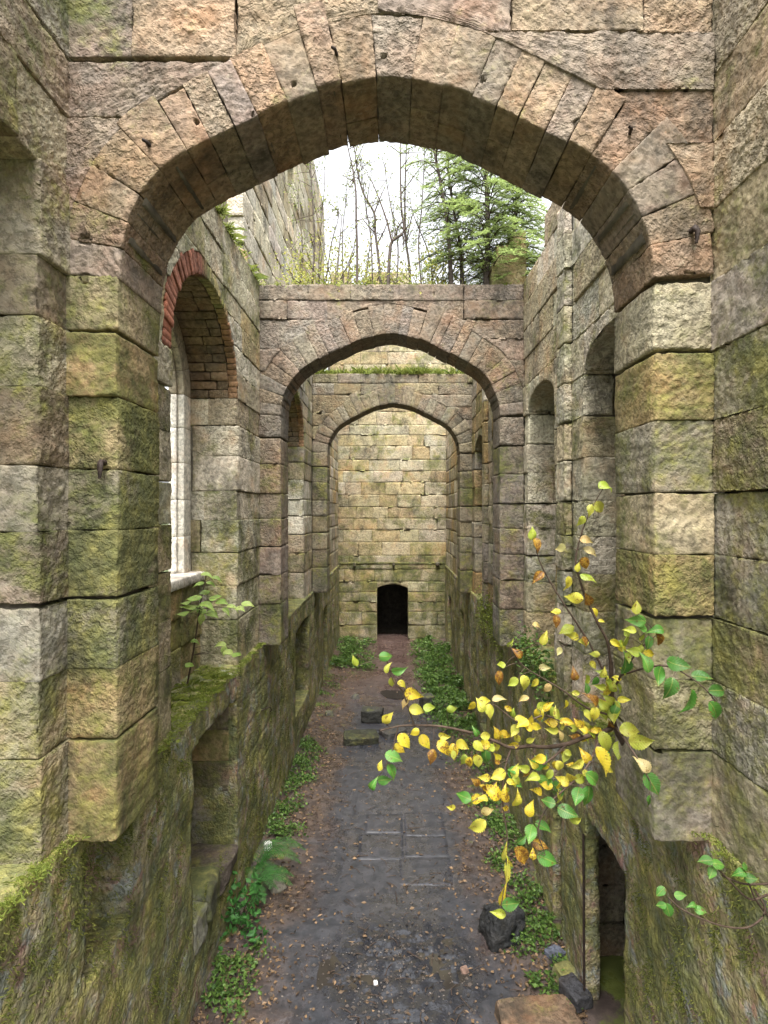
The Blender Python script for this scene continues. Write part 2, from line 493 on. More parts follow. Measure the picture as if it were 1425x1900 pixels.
def solid(name, parent, fr, us, vs, ws, mask, mat, amp=.0, freq=3.0, smooth=0, color=None, courses=0, octs=4, seed=0):
    """a body cut out of a lattice: cells where mask(u,v,w) is True"""
    us, vs, ws = map(np.asarray, (us, vs, ws))
    cu, cv, cw = [.5 * (x[1:] + x[:-1]) for x in (us, vs, ws)]
    S = mask(*np.meshgrid(cu, cv, cw, indexing='ij'))
    Sp = np.pad(S, 1)
    nu, nv, nw = len(us), len(vs), len(ws)
    I = lambda i, j, k: (i * nv + j) * nw + k
    Q = []
    for ax in range(3):
        a = np.moveaxis(Sp, ax, 0)
        for sgn in (1, -1):
            d = (a[:-1] & ~a[1:]) if sgn > 0 else (~a[:-1] & a[1:])
            g = np.argwhere(d[:, 1:-1, 1:-1])
            if not len(g): continue
            p = g[:, 0]; m = g[:, 1]; n = g[:, 2]
            def vid(p, m, n):
                t = [m, n]; t.insert(ax, p); return I(*t)
            q = np.stack([vid(p, m, n), vid(p, m + 1, n), vid(p, m + 1, n + 1), vid(p, m, n + 1)], -1)
            fl = (sgn < 0) ^ (ax == 1) ^ fr.flip
            Q.append(q[:, ::-1] if fl else q)
    Q = np.concatenate(Q)
    ids, inv = np.unique(Q, return_inverse=True); Q = inv.reshape(-1, 4)
    u = us[ids // (nv * nw)]; v = vs[(ids // nw) % nv]; w = ws[ids % nw]
    P = fr.P(u, v, w)
    E = np.concatenate([Q[:, [0, 1]], Q[:, [1, 2]], Q[:, [2, 3]], Q[:, [3, 0]]])
    for _ in range(smooth):
        A = np.zeros_like(P); n = np.zeros(len(P))
        np.add.at(A, E[:, 0], P[E[:, 1]]); np.add.at(A, E[:, 1], P[E[:, 0]]); np.add.at(n, E.ravel(), 1)
        P = .4 * P + .6 * A / n[:, None]
    if amp > 0:
        fn = np.cross(P[Q[:, 2]] - P[Q[:, 0]], P[Q[:, 3]] - P[Q[:, 1]])
        N = np.zeros_like(P)
        for k in range(4): np.add.at(N, Q[:, k], fn)
        N /= np.linalg.norm(N, axis=1)[:, None] + 1e-12
        P = P + N * (amp * fbm(P * freq, octs, seed + 50, .6) + amp * .34 * fbm(P * freq * 4.2, 3, seed + 60, .65) - amp * .8 * np.clip(fbm(P * freq * 2.2, 3, seed + 77) - .2, 0, 1))[:, None]
        if courses:
            row = np.floor((v + .05 * fbm(P * 1.1, 2, 91)) / courses); fv = (v + .05 * fbm(P * 1.1, 2, 91)) / courses - row
            fu = (u + row * .37 + .1 * fbm(P * 1.3, 2, 92)) / .8; fu = fu - np.floor(fu)
            gv = np.exp(-(np.minimum(fv, 1 - fv) * courses / .02) ** 2); gu = np.exp(-(np.minimum(fu, 1 - fu) * .8 / .02) ** 2)
            g = np.maximum(gv, gu) * np.clip(.5 + 1.6 * fbm(P * .9, 2, 93), 0, 1)
            P = P - N * (.013 * g)[:, None]
            P = P + N * (.005 * (_hash(row.astype(np.int64).astype(np.uint32), np.floor((u + row * .37) / .8).astype(np.int64).astype(np.uint32), np.zeros(len(u), np.uint32), 5) - .5))[:, None]
    uv = P[Q.ravel()][:, [1, 2]] if abs(fr.U[1]) else P[Q.ravel()][:, [0, 2]]
    return mk(name, P, Q, mat, parent, uv, True, color)


def steps(a, b, d):
    return np.linspace(a, b, max(2, int(math.ceil((b - a) / d)) + 1))


# ------------------------------------------------------------------ the ground
A1, A2, A3, END, TH = 3.43, 8.41, 13.86, 20.6, .62


def floor_material():
    s = NT('wet_floor'); pos = s.n('NewGeometry').outputs['Position']
    n1 = s.noise(pos, 1.1, 6, .65); n2 = s.noise(pos, 7, 8, .7); n3 = s.noise(pos, 60, 4, .7)
    sep = s.n('SeparateXYZ'); s.link(pos, sep.inputs[0])
    c = s.mix(s.ramp(n2, .35, .65), (.018, .020, .025), (.046, .046, .053))
    side = s.math('ADD', s.math('ABSOLUTE', s.math('SUBTRACT', sep.outputs[0], .0)), s.math('MULTIPLY', s.math('SUBTRACT', n1, .5), 2.2))
    soil = s.ramp(side, .75, 1.45)
    c = s.mix(soil, c, s.mix(s.ramp(n2, .4, .62), (.036, .026, .023), (.085, .062, .052)))
    far = s.ramp(s.math('ADD', sep.outputs[1], s.math('MULTIPLY', n1, 3)), 14.5, 18.5)
    c = s.mix(far, c, s.mix(s.ramp(n2, .4, .62), (.05, .032, .028), (.10, .068, .056)))
    moss = s.ramp(s.math('ADD', s.noise(pos, 2.4, 6, .7), s.math('MULTIPLY', s.math('SUBTRACT', side, 1.45), .16)), .60, .68, 0, .8)
    c = s.mix(moss, c, s.mix(n2, (.05, .07, .012), (.13, .16, .03)))
    c = s.mix(s.ramp(n3, .60, .78, 0, .22), c, (.08, .07, .068))
    wet = s.ramp(s.math('SUBTRACT', s.math('ADD', n1, s.math('MULTIPLY', s.math('SUBTRACT', n2, .5), .35)), s.math('MULTIPLY', side, .04)), .40, .56)
    rough = s.ramp(wet, 0, 1, .45, .10)
    h = s.math('ADD', s.math('MULTIPLY', n2, .8), s.math('MULTIPLY', n3, .5))
    dx = s.math('DIVIDE', s.math('SUBTRACT', sep.outputs[0], .12), .95); dy = s.math('DIVIDE', s.math('SUBTRACT', sep.outputs[1], 6.1), .95)
    rr = s.math('ADD', s.math('ADD', s.math('MULTIPLY', dx, dx), s.math('MULTIPLY', dy, dy)), s.math('MULTIPLY', s.math('SUBTRACT', n1, .5), 1.6))
    mud = s.ramp(rr, .5, 1.1, 1, 0)
    c = s.mix(s.math('MULTIPLY', mud, .75), c, (.018, .019, .023))
    rough = s.mix(mud, rough, .16)
    hb = s.math('ADD', s.math('MULTIPLY', s.noise(pos, 7, 3, .6), .8), s.math('MULTIPLY', s.noise(pos, 45, 1.5, .5), .16))
    return s.finish(c, rough, s.bump(hb, .011), .7)


M['floor'] = floor_material()
M['ground'] = plain('outer_ground', (.06, .075, .03), .5, .8, .95, .02)
gz = -.06
g_ = mk('ground', np.array([[-900, -900, gz], [900, -900, gz], [900, 900, gz], [-900, 900, gz]], float), np.array([[0, 1, 2, 3]]), M['ground'])
g_['kind'] = 'structure'
xs = np.concatenate([steps(-2.6, 2.6, .045), steps(2.8, 4.4, .2)])
ys = np.concatenate([steps(-2, 3.9, .12)[:-1], steps(3.9, 9.5, .028), steps(9.5, 21.5, .06)[1:]])
X, Y = np.meshgrid(xs, ys, indexing='ij')
p3 = np.stack([X.ravel(), Y.ravel(), np.zeros(X.size)], -1)
edge = np.clip((np.abs(p3[:, 0]) - 1.05) / .9, 0, 1)
zz = .018 * fbm(p3 * 1.3, 3, 1) + .007 * fbm(p3 * 9, 3, 2) + edge ** 1.5 * (.09 + .08 * fbm(p3 * 1.7, 3, 3)) + .004 * edge * fbm(p3 * 30, 2, 4)
mud = np.exp(-(((p3[:, 0] - .12) / .75) ** 2 + ((p3[:, 1] - 6.25) / .65) ** 2) ** 2)                # the churned muddy patch
mud = np.maximum(mud, .7 * np.exp(-(((p3[:, 0] - .1) / .6) ** 2 + ((p3[:, 1] - 5.4) / .35) ** 2)))
zz = zz + mud * (.042 * fbm(p3 * 10, 3, 8, .7) + .014 * fbm(p3 * 27, 2, 12))
zz = zz + .27 * np.clip((p3[:, 1] - 14) / 6.4, 0, 1) ** 1.3
pv = np.clip(np.minimum(np.minimum((p3[:, 0] + .62) / .25, (.98 - p3[:, 0]) / .25), np.minimum((p3[:, 1] - 7.3) / .3, (9.5 - p3[:, 1]) / .3)), 0, 1)
zz = zz * (1 - pv) + pv * (-.010 + .006 * fbm(p3 * 1.6, 2, 77))
p3[:, 2] = zz


def floor_z(x, y):
    i = np.clip(np.searchsorted(xs, x), 0, len(xs) - 1); j = np.clip(np.searchsorted(ys, y), 0, len(ys) - 1)
    return zz.reshape(X.shape)[i, j]


I_ = np.arange(X.size).reshape(X.shape)
fq = np.stack([I_[:-1, :-1], I_[1:, :-1], I_[1:, 1:], I_[:-1, 1:]], -1).reshape(-1, 4)
floor = mk('path', p3, fq, M['floor']); floor['kind'] = 'structure'
# old paving slabs that show through the dirt
M['slab'] = M['floor']
for (a, b, c, d) in [(-.52, .17, 8.05, 8.68), (.19, .84, 8.12, 8.62), (-.44, .17, 8.72, 9.25), (.19, .84, 8.64, 9.3), (.1, .84, 7.5, 8.08)]:
    fz = Frame((0, 0, 0), (1, 0, 0), (0, 0, 1), False); fz.V = np.array([0, 1.0, 0])
    face_stone(floor, fz, a, b, c, d, .05, .06, (.1, .1, .1, 0), -.004 + rng.uniform(-.003, .002), (.0025, .0025), name='paving_slab', mat=M['slab'], rad=.002, amp=.12, tool=0)

# standing water: in the hollows of the mud and in two shallow puddles further on
def water_material():
    s = NT('puddle_water')
    return s.finish((.030, .026, .022), .04, None, .5)


M['water'] = water_material()
for (cx_, cy_, rx_, ry_, wz, lb) in ((.12, 6.2, .95, .85, -.010, 'water in the hollows of the churned mud'),
                                     (.2, 15.4, .55, .6, .040, 'thin puddle far down the path'), (.1, 5.15, .6, .3, -.006, 'wet hollow at the bottom of the picture')):
    th = np.linspace(0, 2 * math.pi, 40, endpoint=False); c2 = np.stack([np.cos(th), np.sin(th), np.full(40, cx_)], -1)
    rr_ = 1 + .35 * fbm(c2 * 1.7, 3, 61)
    V = np.concatenate([[[cx_, cy_, wz]], np.stack([cx_ + rx_ * rr_ * np.cos(th), cy_ + ry_ * rr_ * np.sin(th), np.full(40, wz)], -1)])
    i40 = np.arange(40)
    o = mk('puddle', V, np.stack([np.zeros(40, int), 1 + i40, 1 + (i40 + 1) % 40], -1), M['water'], None, None, False); o['kind'] = 'structure'; o['label'] = lb

# ------------------------------------------------------------------ cross arches
HALF = np.array([(0, 2.69), (.1, 2.682), (.3, 2.64), (.52, 2.575), (.95, 2.37), (1.22, 2.23), (1.40, 2.10), (1.54, 1.91), (1.635, 1.67), (1.66, 1.44)])


def arch_curve():
    P = curve_pts(HALF, 12)
    P = np.concatenate([(P[::-1] * [-1, 1])[:-1], P])
    d = np.linalg.norm(np.diff(P, axis=0), axis=1); s = np.concatenate([[0], np.cumsum(d)])
    L = s[-1]; ss = np.linspace(0, L, 400)
    Q = np.stack([np.interp(ss, s, P[:, 0]), np.interp(ss, s, P[:, 1])], -1)
    T = np.gradient(Q, axis=0)
    k = np.ones(17) / 17
    T = np.stack([np.convolve(np.pad(T[:, i], 8, mode='edge'), k, 'valid') for i in range(2)], -1)
    T /= np.linalg.norm(T, axis=1)[:, None]
    N = np.stack([-T[:, 1], T[:, 0]], -1)
    return ss, Q, T, N, L


AS, AQ, AT, AN, AL = arch_curve()


def build_arch(Y0, label, levL, levR, openL, openR, top, ring, colf, sp, nv, xo, detail):
    t = thing('stone_arch', (0, Y0, EYE - 2), label, 'arch')
    fr = wall_front(Y0)
    fr.O = fr.O + np.array([xo, 0, 0])
    # hidden rubble core
    us = steps(-2.06, 2.06, .05); vs = steps(-1.95, top - .06, .06); ws = np.array([-TH + .06, -.3, -.07])
    inten = lambda u: np.interp(u, AQ[:, 0], AQ[:, 1])
    solid('rubble_core', t, fr, us, vs, ws, lambda u, v, w: np.where(np.abs(u) < 1.72, v > inten(u) + .045, True) & (np.abs(u) > -1), M['core'])
    # voussoirs
    E = AQ + AN * ring
    e = .018
    cuts = [0]
    n = nv
    wts = np.array([rng.uniform(.82, 1.2) for _ in range(n)]); cut = np.concatenate([[0], np.cumsum(wts / wts.sum())]) * AL
    for i in range(n):
        a, b = cut[i] - .0006, cut[i + 1] + .0006
        rg = ring + rng.choice([-.03, .0, .03, .08, .13]) + rng.uniform(-.02, .02)
        parts = [(0, TH)] if rng.random() < .72 else [(0, rng.uniform(.25, .4)), None]
        if parts[-1] is None: parts = [(0, parts[0][1] - .003), (parts[0][1] + .003, TH)]
        oo = rng.uniform(-.009, .009); so = rng.uniform(-.008, .008)
        cc = colf(AQ[int((a + b) / 2 / AL * 399), 0], 2.2)
        for (w0, w1) in parts:
            def fm(q, a=a, b=b, w1=w1, oo=oo, so=so, rg=rg):
                s_ = a + q[:, 0]
                x = np.interp(s_, AS, AQ[:, 0]); z = np.interp(s_, AS, AQ[:, 1])
                nx = np.interp(s_, AS, AN[:, 0]); nz = np.interp(s_, AS, AN[:, 1])
                r = so + q[:, 1]
                px = np.clip(x + nx * r, -2.04, 2.04); pz = z + nz * r
                w = q[:, 2] - w1 + oo
                P = fr.P(px, pz, w)
                U = np.stack([nz, 0 * nx, -nx], -1); V = np.stack([nx, 0 * nx, nz], -1)
                return P, U, V, fr.W
            stone('voussoir', t, fm, (b - a, rg - so, w1 - w0), sp, cc, spr=max(.03, sp * 1.4), tool=1.0 if detail else 0, rad=.009, amp=.75)
    # spandrels and jambs
    mono = np.argsort(E[:, 1])
    right = E[E[:, 0] > 0]; rz = right[::-1]; 
    def half(v): return np.interp(v, rz[:, 1], rz[:, 0], left=3, right=.0)
    jam = 1.66
    def spl(v0, v1):
        if v1 <= 1.47: return [(-2.03, -jam, False, False)]
        return [(-2.03, lambda v: -np.minimum(2.03, half(v) - .05), False, False)]
    def spr_(v0, v1):
        if v1 <= 1.47: return [(jam, 2.03, False, False)]
        return [(lambda v: np.minimum(2.03, half(v) - .05), 2.03, False, False)]
    for lev, op, spn in ((levL, openL, spl), (levR, openR, spr_)):
        lo = [v for v in lev if v <= 1.47]; hi = [v for v in lev if v >= 1.41 and v <= 3.7]
        lay(t, fr, lo, op, spn, TH, lambda y: sp, colf, lens=(.6, 1), jog=.014, tool=1 if detail else 0, rad=.008)
        lay(t, fr, hi, op, spn, .3, lambda y: sp, colf, lens=(.4, .85), jog=.012, tool=1 if detail else 0)
    return t, fr


LEFT = [-2.04, -1.41, -.97, -.54, -.12, .26, .71, 1.11, 1.46]
RIGHT = [-2.05, -1.49, -1.05, -.66, -.27, .11, .56, .99, 1.42]
OPL = {-1.41: .03, -.54: .035, .26: .022, 1.11: .04, 2.8: .045, 1.46: .012, 2.44: .02, 2.9: .03}
OPR = {-1.49: .026, -.66: .03, .11: .032, .99: .04, 2.96: .04, 1.87: .04, 2.7: .035, 2.9: .03}

for (hx, hy) in [(545, 155), (365, 225), (712, 105), (895, 147), (1070, 225), (275, 268), (470, 210)]:
    HOLES.append((pix(hx, hy, A1), .014))
for (hx, hy, hh) in [(155, 443, .028), (155, 515, .028), (1282, 514, .03)]:
    HOLES.append((pix(hx, hy, A1), hh))

_a1top = palette([(.20, .13, .10), (.215, .14, .10), (.19, .145, .12), (.22, .16, .115), (.17, .13, .12)], lambda u, v: .36 if u < -1.2 else .2)
_a1l = palette([BUFF, OCHRE, GREY, (.30, .24, .14)], .78); _a1r = palette([BUFF, GREY, BUFF, OCHRE], .62)
colA1 = lambda u, v: _a1top(u, v) if v > 1.75 else (_a1l(u, v) if u < 0 else _a1r(u, v))
arch1, frA1 = build_arch(A1, 'large nearest pointed stone arch framing the whole corridor view', LEFT + [1.8, 2.12, 2.44, 2.8, 3.25, 3.6], RIGHT + [1.87, 2.28, 2.6, 2.96, 3.3, 3.6],
                         OPL, OPR, 3.6, .40, colA1, .0125, 25, -.04, True)
colA2 = palette([(.17, .135, .12), (.155, .135, .125), (.145, .12, .105), (.19, .14, .11)], lambda u, v: .52 if v < 1.2 else .22)
arch2, frA2 = build_arch(A2, 'middle pointed stone arch with saplings and conifers growing on its flat top', LEFT + [1.8, 2.12, 2.45, 2.9, 3.19, 3.43], RIGHT + [1.87, 2.28, 2.6, 2.9, 3.19, 3.43],
                         OPL, OPR, 3.43, .46, colA2, .03, 27, -.03, False)
colA3 = palette([(.17, .14, .105), (.14, .12, .095), (.18, .15, .10), (.16, .145, .115)], lambda u, v: .55 if v < 1.2 else .3)
arch3, frA3 = build_arch(A3, 'farthest pointed stone arch with a strip of grass on top', LEFT + [1.8, 2.12, 2.45, 2.9, 3.19, 3.43], RIGHT + [1.87, 2.28, 2.6, 2.9, 3.19, 3.43],
                         OPL, OPR, 3.43, .40, colA3, .05, 23, .03, False)

# ------------------------------------------------------------------ upper corridor walls, bay by bay
def sp_side(y): return max(.0135, .0034 * abs(y))


XL, XR, WT = -2.01, 1.99, .66
levLw = LEFT + [1.8, 2.12, 2.44, 2.7, 3.08, 3.45]
levRw = RIGHT + [1.87, 2.28, 2.7, 3.08, 3.45]
OPLw = {-1.41: .03, -.54: .032, .26: .02, 1.11: .035, 2.12: .03, 2.7: .035, 3.08: .02}
OPRw = {-1.49: .024, -.66: .03, .11: .03, .99: .036, 1.87: .04, 2.7: .035, 2.28: .012}


def core_wall(t, fr, u0, u1, v0, v1, inside, d=.08, back=WT):
    solid('rubble_core', t, fr, steps(u0, u1, d), steps(v0, v1, d), np.array([-back, -back * .5, -.065]), lambda u, v, w: ~inside(u, v), M['core'])


def brick_window(t, fr, yc, colf, spv):
    """deep round-headed window: red brick ring, stone soffit, pale dressed frame set at the back"""
    vs_, r0, r1 = 1.46, 1.07, 1.235
    nb = 46
    for i in range(nb):
        a0 = math.pi * i / nb + .003; a1 = math.pi * (i + 1) / nb - .003
        f = i / nb                                    # 0 = far side springing, 1 = near side
        lng = np.interp(f, [0, .3, .45, .55, .8, 1], [.05, .06, .12, .23, .24, .17])
        rr = r0 + lng + rng.uniform(-.03, .03); ri = r0 + rng.uniform(-.008, .008); oo = rng.uniform(-.012, .006)
        k = rng.uniform(.7, 1.2); fade = float(np.interp(f, [0, .25, .38, .5, .56, 1], [.3, .3, .9, .8, 0, 0]))
        cc = (.27 * k * (1 - .1 * fade), .115 * k + .12 * fade, .075 * k + .03 * fade, rng.uniform(.1, .4) + .45 * fade)
        def fm(q, a0=a0, a1=a1, ri=ri, oo=oo):
            th = a1 - q[:, 0] / (r0 + .07); r = ri + q[:, 1]
            u = yc + np.cos(th) * r; v = vs_ + np.sin(th) * r; w = q[:, 2] - .11 + oo
            P = fr.P(u, v, w); 
            U = np.sin(th)[:, None] * fr.U - np.cos(th)[:, None] * fr.V; V = np.cos(th)[:, None] * fr.U + np.sin(th)[:, None] * fr.V
            return P, U, V, fr.W
        stone('brick', t, fm, ((a1 - a0) * (r0 + .07), rr - ri, .11), .03, cc, rad=.004, amp=.35, tool=0, mat=M['brick'], flip=not fr.flip if False else fr.flip, fine=False)
    ns = 30
    for i in range(ns):
        a0 = math.pi * i / ns + .003; a1 = math.pi * (i + 1) / ns - .003; so = rng.uniform(-.012, .012)
        cut = rng.uniform(.25, .42)
        for (d0, d1) in ((.118, cut), (cut + .006, WT + .02)):
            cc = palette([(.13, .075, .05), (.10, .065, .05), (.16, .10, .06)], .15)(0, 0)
            def fm(q, a0=a0, a1=a1, d1=d1, so=so):
                th = a1 - q[:, 0] / r0; r = r0 + so + q[:, 1]
                P = fr.P(yc + np.cos(th) * r, vs_ + np.sin(th) * r, q[:, 2] - d1)
                U = np.sin(th)[:, None] * fr.U - np.cos(th)[:, None] * fr.V; V = np.cos(th)[:, None] * fr.U + np.sin(th)[:, None] * fr.V
                return P, U, V, fr.W
            stone('soffit_stone', t, fm, ((a1 - a0) * r0, .2, d1 - d0), spv * 1.6, cc, spr=.05, rad=.012, tool=0, flip=fr.flip)
    # dressed frame
    f0, f1, dp = .82, 1.06, .16
    vlev = [-.78, -.32, .14, .6, 1.04, 1.46]
    for sgn in (-1, 1):
        for i in range(len(vlev) - 1):
            u = sorted((yc + sgn * f0, yc + sgn * f1))
            face_stone(t, fr, u[0], u[1], vlev[i], vlev[i + 1], dp, .05, (.62, .58, .5, .05), -.60, (.004, .004), name='frame_block', mat=M['dressed'], rad=.006, amp=.2, tool=0)
            face_stone(t, fr, min(yc + sgn * (f0 - .04), yc + sgn * f0), max(yc + sgn * (f0 - .04), yc + sgn * f0), vlev[i], vlev[i + 1], .1, .05, (.66, .62, .55, .0), -.68, (.004, .004), name='frame_block', mat=M['dressed'], rad=.02, amp=.2, tool=0)
    nf = 9
    for i in range(nf):
        a0 = math.pi * i / nf + .002; a1 = math.pi * (i + 1) / nf - .002
        for (ri, ro, bk, d1) in ((f0, f1, .60, dp), (f0 - .04, f0, .68, .1)):
            def fm(q, a0=a0, a1=a1, ri=ri, bk=bk, d1=d1):
                th = a1 - q[:, 0] / ((ri + .15)); r = ri + q[:, 1]
                P = fr.P(yc + np.cos(th) * r, vs_ + np.sin(th) * r, q[:, 2] - d1 - bk)
                U = np.sin(th)[:, None] * fr.U - np.cos(th)[:, None] * fr.V; V = np.cos(th)[:, None] * fr.U + np.sin(th)[:, None] * fr.V
                return P, U, V, fr.W
            stone('frame_block', t, fm, ((a1 - a0) * (ri + .15), ro - ri, d1), .05, (.36, .31, .23, .15), rad=.008, amp=.2, tool=0, mat=M['dressed'], flip=fr.flip)
    # sill slab and the apron under it
    face_stone(t, fr, yc - 1.1, yc + 1.1, -.9, -.78, .34, .06, (.5, .46, .4, .25), -.42, (.004, .004), name='window_sill', mat=M['dressed'], rad=.02, amp=.6, tool=0, spr=.06)
    cur = -2.02
    for v1 in (-1.6, -1.25, -.91):
        for (a, b) in ((yc - 1.1, yc - .35), (yc - .35, yc + .4), (yc + .4, yc + 1.1)):
            face_stone(t, fr, a, b, cur, v1, .3, spv * 1.6, palette([BUFF, GREY, OCHRE], .62)(0, 0), -.48 + rng.uniform(-.02, .02), name='apron_stone', tool=0)
        cur = v1


def arch_edge(yc, r, vs_): return lambda v: np.sqrt(np.maximum(0, r * r - np.clip(v - vs_, 0, 9) ** 2))


def left_bay(u0, u1, yc, label, colf, lev=levLw, lens=(.55, 1.1)):
    t = thing('upper_wall', (XL - .3, .5 * (u0 + u1), EYE - 2.0), label, 'wall')
    fr = wall_left(XL)
    e = arch_edge(yc, 1.115, 1.46); eL = arch_edge(yc, 1.285, 1.46)
    def spans(v0, v1):
        if v1 <= 1.47: return [(u0, yc - 1.07, False, True), (yc + 1.07, u1, True, False)]
        if v0 < 2.69: return [(u0, lambda v: yc - eL(v), False, False), (lambda v: yc + e(v), u1, False, False)]
        return [(u0, u1, False, False)]
    lay(t, fr, lev, OPLw, spans, .2, sp_side, colf, lens=lens, quoin=(.36, .62), thick=WT, ufac=1.35, jog=.013)
    core_wall(t, fr, u0, u1, -2.05, 3.4, lambda u, v: (np.abs(u - yc) < 1.13) & (v < 1.46) | ((u - yc) ** 2 + np.clip(v - 1.46, 0, 9) ** 2 < 1.2 ** 2))
    brick_window(t, fr, yc, colf, sp_side(yc))
    return t


colL2 = palette([PALE, PALE, BUFF, (.42, .40, .30), (.40, .33, .2)], lambda u, v: .58 if v < 0 else (.5 if v > 2 else .45))
left_bay(A1 + TH, A2, 6.13, 'left wall with the nearer red brick arched window, between nearest and middle arch', colL2)
left_bay(A2 + TH, A3, 11.55, 'left wall with the farther red brick arched window, between middle and farthest arch', palette([PALE, BUFF, GREY], .5))


def plain_bay(fr, x, u0, u1, lev, opn, label, colf, thick=.6, lens=(.5, 1.0)):
    t = thing('upper_wall', (x, .5 * (u0 + u1), EYE - 2.0), label, 'wall')
    lay(t, fr, lev, opn, lambda a, b: [(u0, u1, False, False)], .2, sp_side, colf, lens=lens, ufac=1.4)
    core_wall(t, fr, u0, u1, lev[0], lev[-1] - .05, lambda u, v: u > 1e5, .3)
    return t


plain_bay(wall_left(XL), XL - .3, A3 + TH, END, levLw, OPLw, 'far left wall between farthest arch and end wall', palette([PALE, BUFF, GREY, OCHRE], .45))
plain_bay(wall_right(XR), XR + .3, A3 + TH, END, levRw, OPRw, 'far right wall between farthest arch and end wall', palette([PALE, BUFF, GREY, OCHRE], .45))
# nearest bays
fr = wall_left(XL)
t = thing('upper_wall', (XL - .3, 1.5, EYE - 2), 'nearest left wall with a deep square recess beside the big pier', 'wall')
colL1 = palette([GREY, DARK, (.24, .19, .15), BUFF, GREY], lambda u, v: .5 if v > -1 else .66)
lv1 = LEFT + [2.0, 2.44, 2.8, 3.2, 3.6]
def spans(v0, v1):
    if v1 <= 2.0: return [(0.6, 1.4, False, True), (3.15, A1 + .06, True, False)]
    return [(0.6, A1 + .06, False, False)]
lay(t, fr, lv1, OPL, spans, .2, lambda y: .0135, colL1, lens=(.5, 1.0), quoin=(.3, .5), thick=.75, jog=.016)
for k in range(3):
    face_stone(t, fr, 1.4 + k * .59, 1.4 + k * .59 + .58, 2.005, 2.35, .75, .03, (.12, .09, .075, .1), -.02, name='lintel', spr=.04)
core_wall(t, fr, 0.6, A1, -2.05, 3.5, lambda u, v: (u > 1.33) & (u < 3.22) & (v < 2.06))
fr = wall_right(XR)
t = thing('upper_wall', (XR + .3, 1.5, EYE - 2), 'nearest right wall of big tooled blocks beside the right pier', 'wall')
lay(t, fr, RIGHT + [1.87, 2.28, 2.7, 3.2, 3.6], OPRw, lambda a, b: [(0.6, A1 + .06, False, False)], .2, lambda y: .0135,
    palette([GREY, BUFF, (.28, .22, .16), BUFF], lambda u, v: .62 if v < 1 else .4), lens=(.6, 1.2), jog=.014)
core_wall(t, fr, 0.6, A1, -2.05, 3.5, lambda u, v: u > 1e5, .3)


def right_bay(u0, u1, ops, label, colf, pil, extra=None):
    fr = wall_right(XR)
    t = thing('upper_wall', (XR + .3, .5 * (u0 + u1), EYE - 2.0), label, 'wall')
    def spans(v0, v1):
        out = []; c = u0; o = False
        if v0 > 1.86: return [(u0, u1, False, False)]
        for (a, b) in ops:
            out.append((c, a, o, True)); c = b; o = True
        out.append((c, u1, o, False))
        return out
    lay(t, fr, levRw, OPRw, spans, .2, sp_side, colf, lens=(.55, 1.1), quoin=(.32, .6), thick=WT, ufac=1.35, jog=.013)
    for (a, b) in ops:       # heads cut out of two big stones, blind stone back
        m = .5 * (a + b); h = .5 * (b - a)
        vb = lambda u, m=m, h=h: 1.42 + .30 * np.sqrt(np.maximum(0, 1 - np.abs((u - m) / h) ** 2.3))
        for (p, q_) in ((a, m), (m, b)):
            face_stone(t, fr, p, q_, vb, 1.865, .5, sp_side(m), colf(m, 1.6), rng.uniform(-.01, .01), name='arch_head', spr=.035, gap=(.006, .008))
        cur = -2.04
        while cur < 1.75:
            nx = cur + rng.uniform(.3, .5)
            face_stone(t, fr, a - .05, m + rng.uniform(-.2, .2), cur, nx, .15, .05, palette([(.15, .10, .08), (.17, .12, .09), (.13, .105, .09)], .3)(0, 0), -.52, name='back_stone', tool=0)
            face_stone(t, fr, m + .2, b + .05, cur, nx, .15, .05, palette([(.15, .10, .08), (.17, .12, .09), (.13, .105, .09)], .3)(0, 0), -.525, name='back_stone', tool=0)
            cur = nx
    core_wall(t, fr, u0, u1, -2.05, 3.4, lambda u, v: np.any([(u > a - .06) & (u < b + .06) & (v < 1.78) for a, b in ops], axis=0))
    solid('backing', t, fr, np.array([u0, u1]), np.array([-2.05, 3.4]), np.array([-WT - .25, -WT - .02]), lambda u, v, w: u > -99, M['core'])
    if pil:
        a, b = pil
        lv = [-2.05] + [v for v in RIGHT[1:]] + [1.87, 2.28, 2.7, 3.08, 3.45]
        for i in range(len(lv) - 1):
            g = OPRw.get(round(lv[i + 1], 2), .006)
            face_stone(t, fr, a, b, lv[i], lv[i + 1] - g / 2, .09, .02, colf(a, lv[i]), .085, name='pilaster_stone', tool=0, spr=.03)
    if extra: extra(t, fr)
    return t


colR2 = palette([PALE, PALE, (.46, .43, .34), BUFF, (.40, .34, .22)], lambda u, v: .42 if v > .2 else .55)
def broken_top(t, fr):
    for (v0, v1, ue) in ((3.45, 3.85, 7.3), (3.85, 4.3, 6.95), (4.3, 4.7, 6.5)):
        lay(t, fr, [v0, v1], {}, lambda a, b: [(A1 + TH, ue + rng.uniform(-.1, .1), False, True)], .3, sp_side, colR2, lens=(.5, 1.0), quoin=(.4, .5))
        core_wall(t, fr, A1 + TH, ue - .25, v0 - .06, v1 - .06, lambda u, v: u > 1e5, .2)
right_bay(A1 + TH, A2, [(4.42, 5.77), (6.82, 8.17)], 'right wall with two shallow arched recesses and a thin pilaster behind the near arch', colR2, (6.15, 6.44), broken_top)
right_bay(A2 + TH, A3, [(9.8, 11.1), (12.1, 13.4)], 'right wall with arched recesses between middle and farthest arch', palette([PALE, BUFF, GREY, OCHRE], .48), (11.5, 11.8))

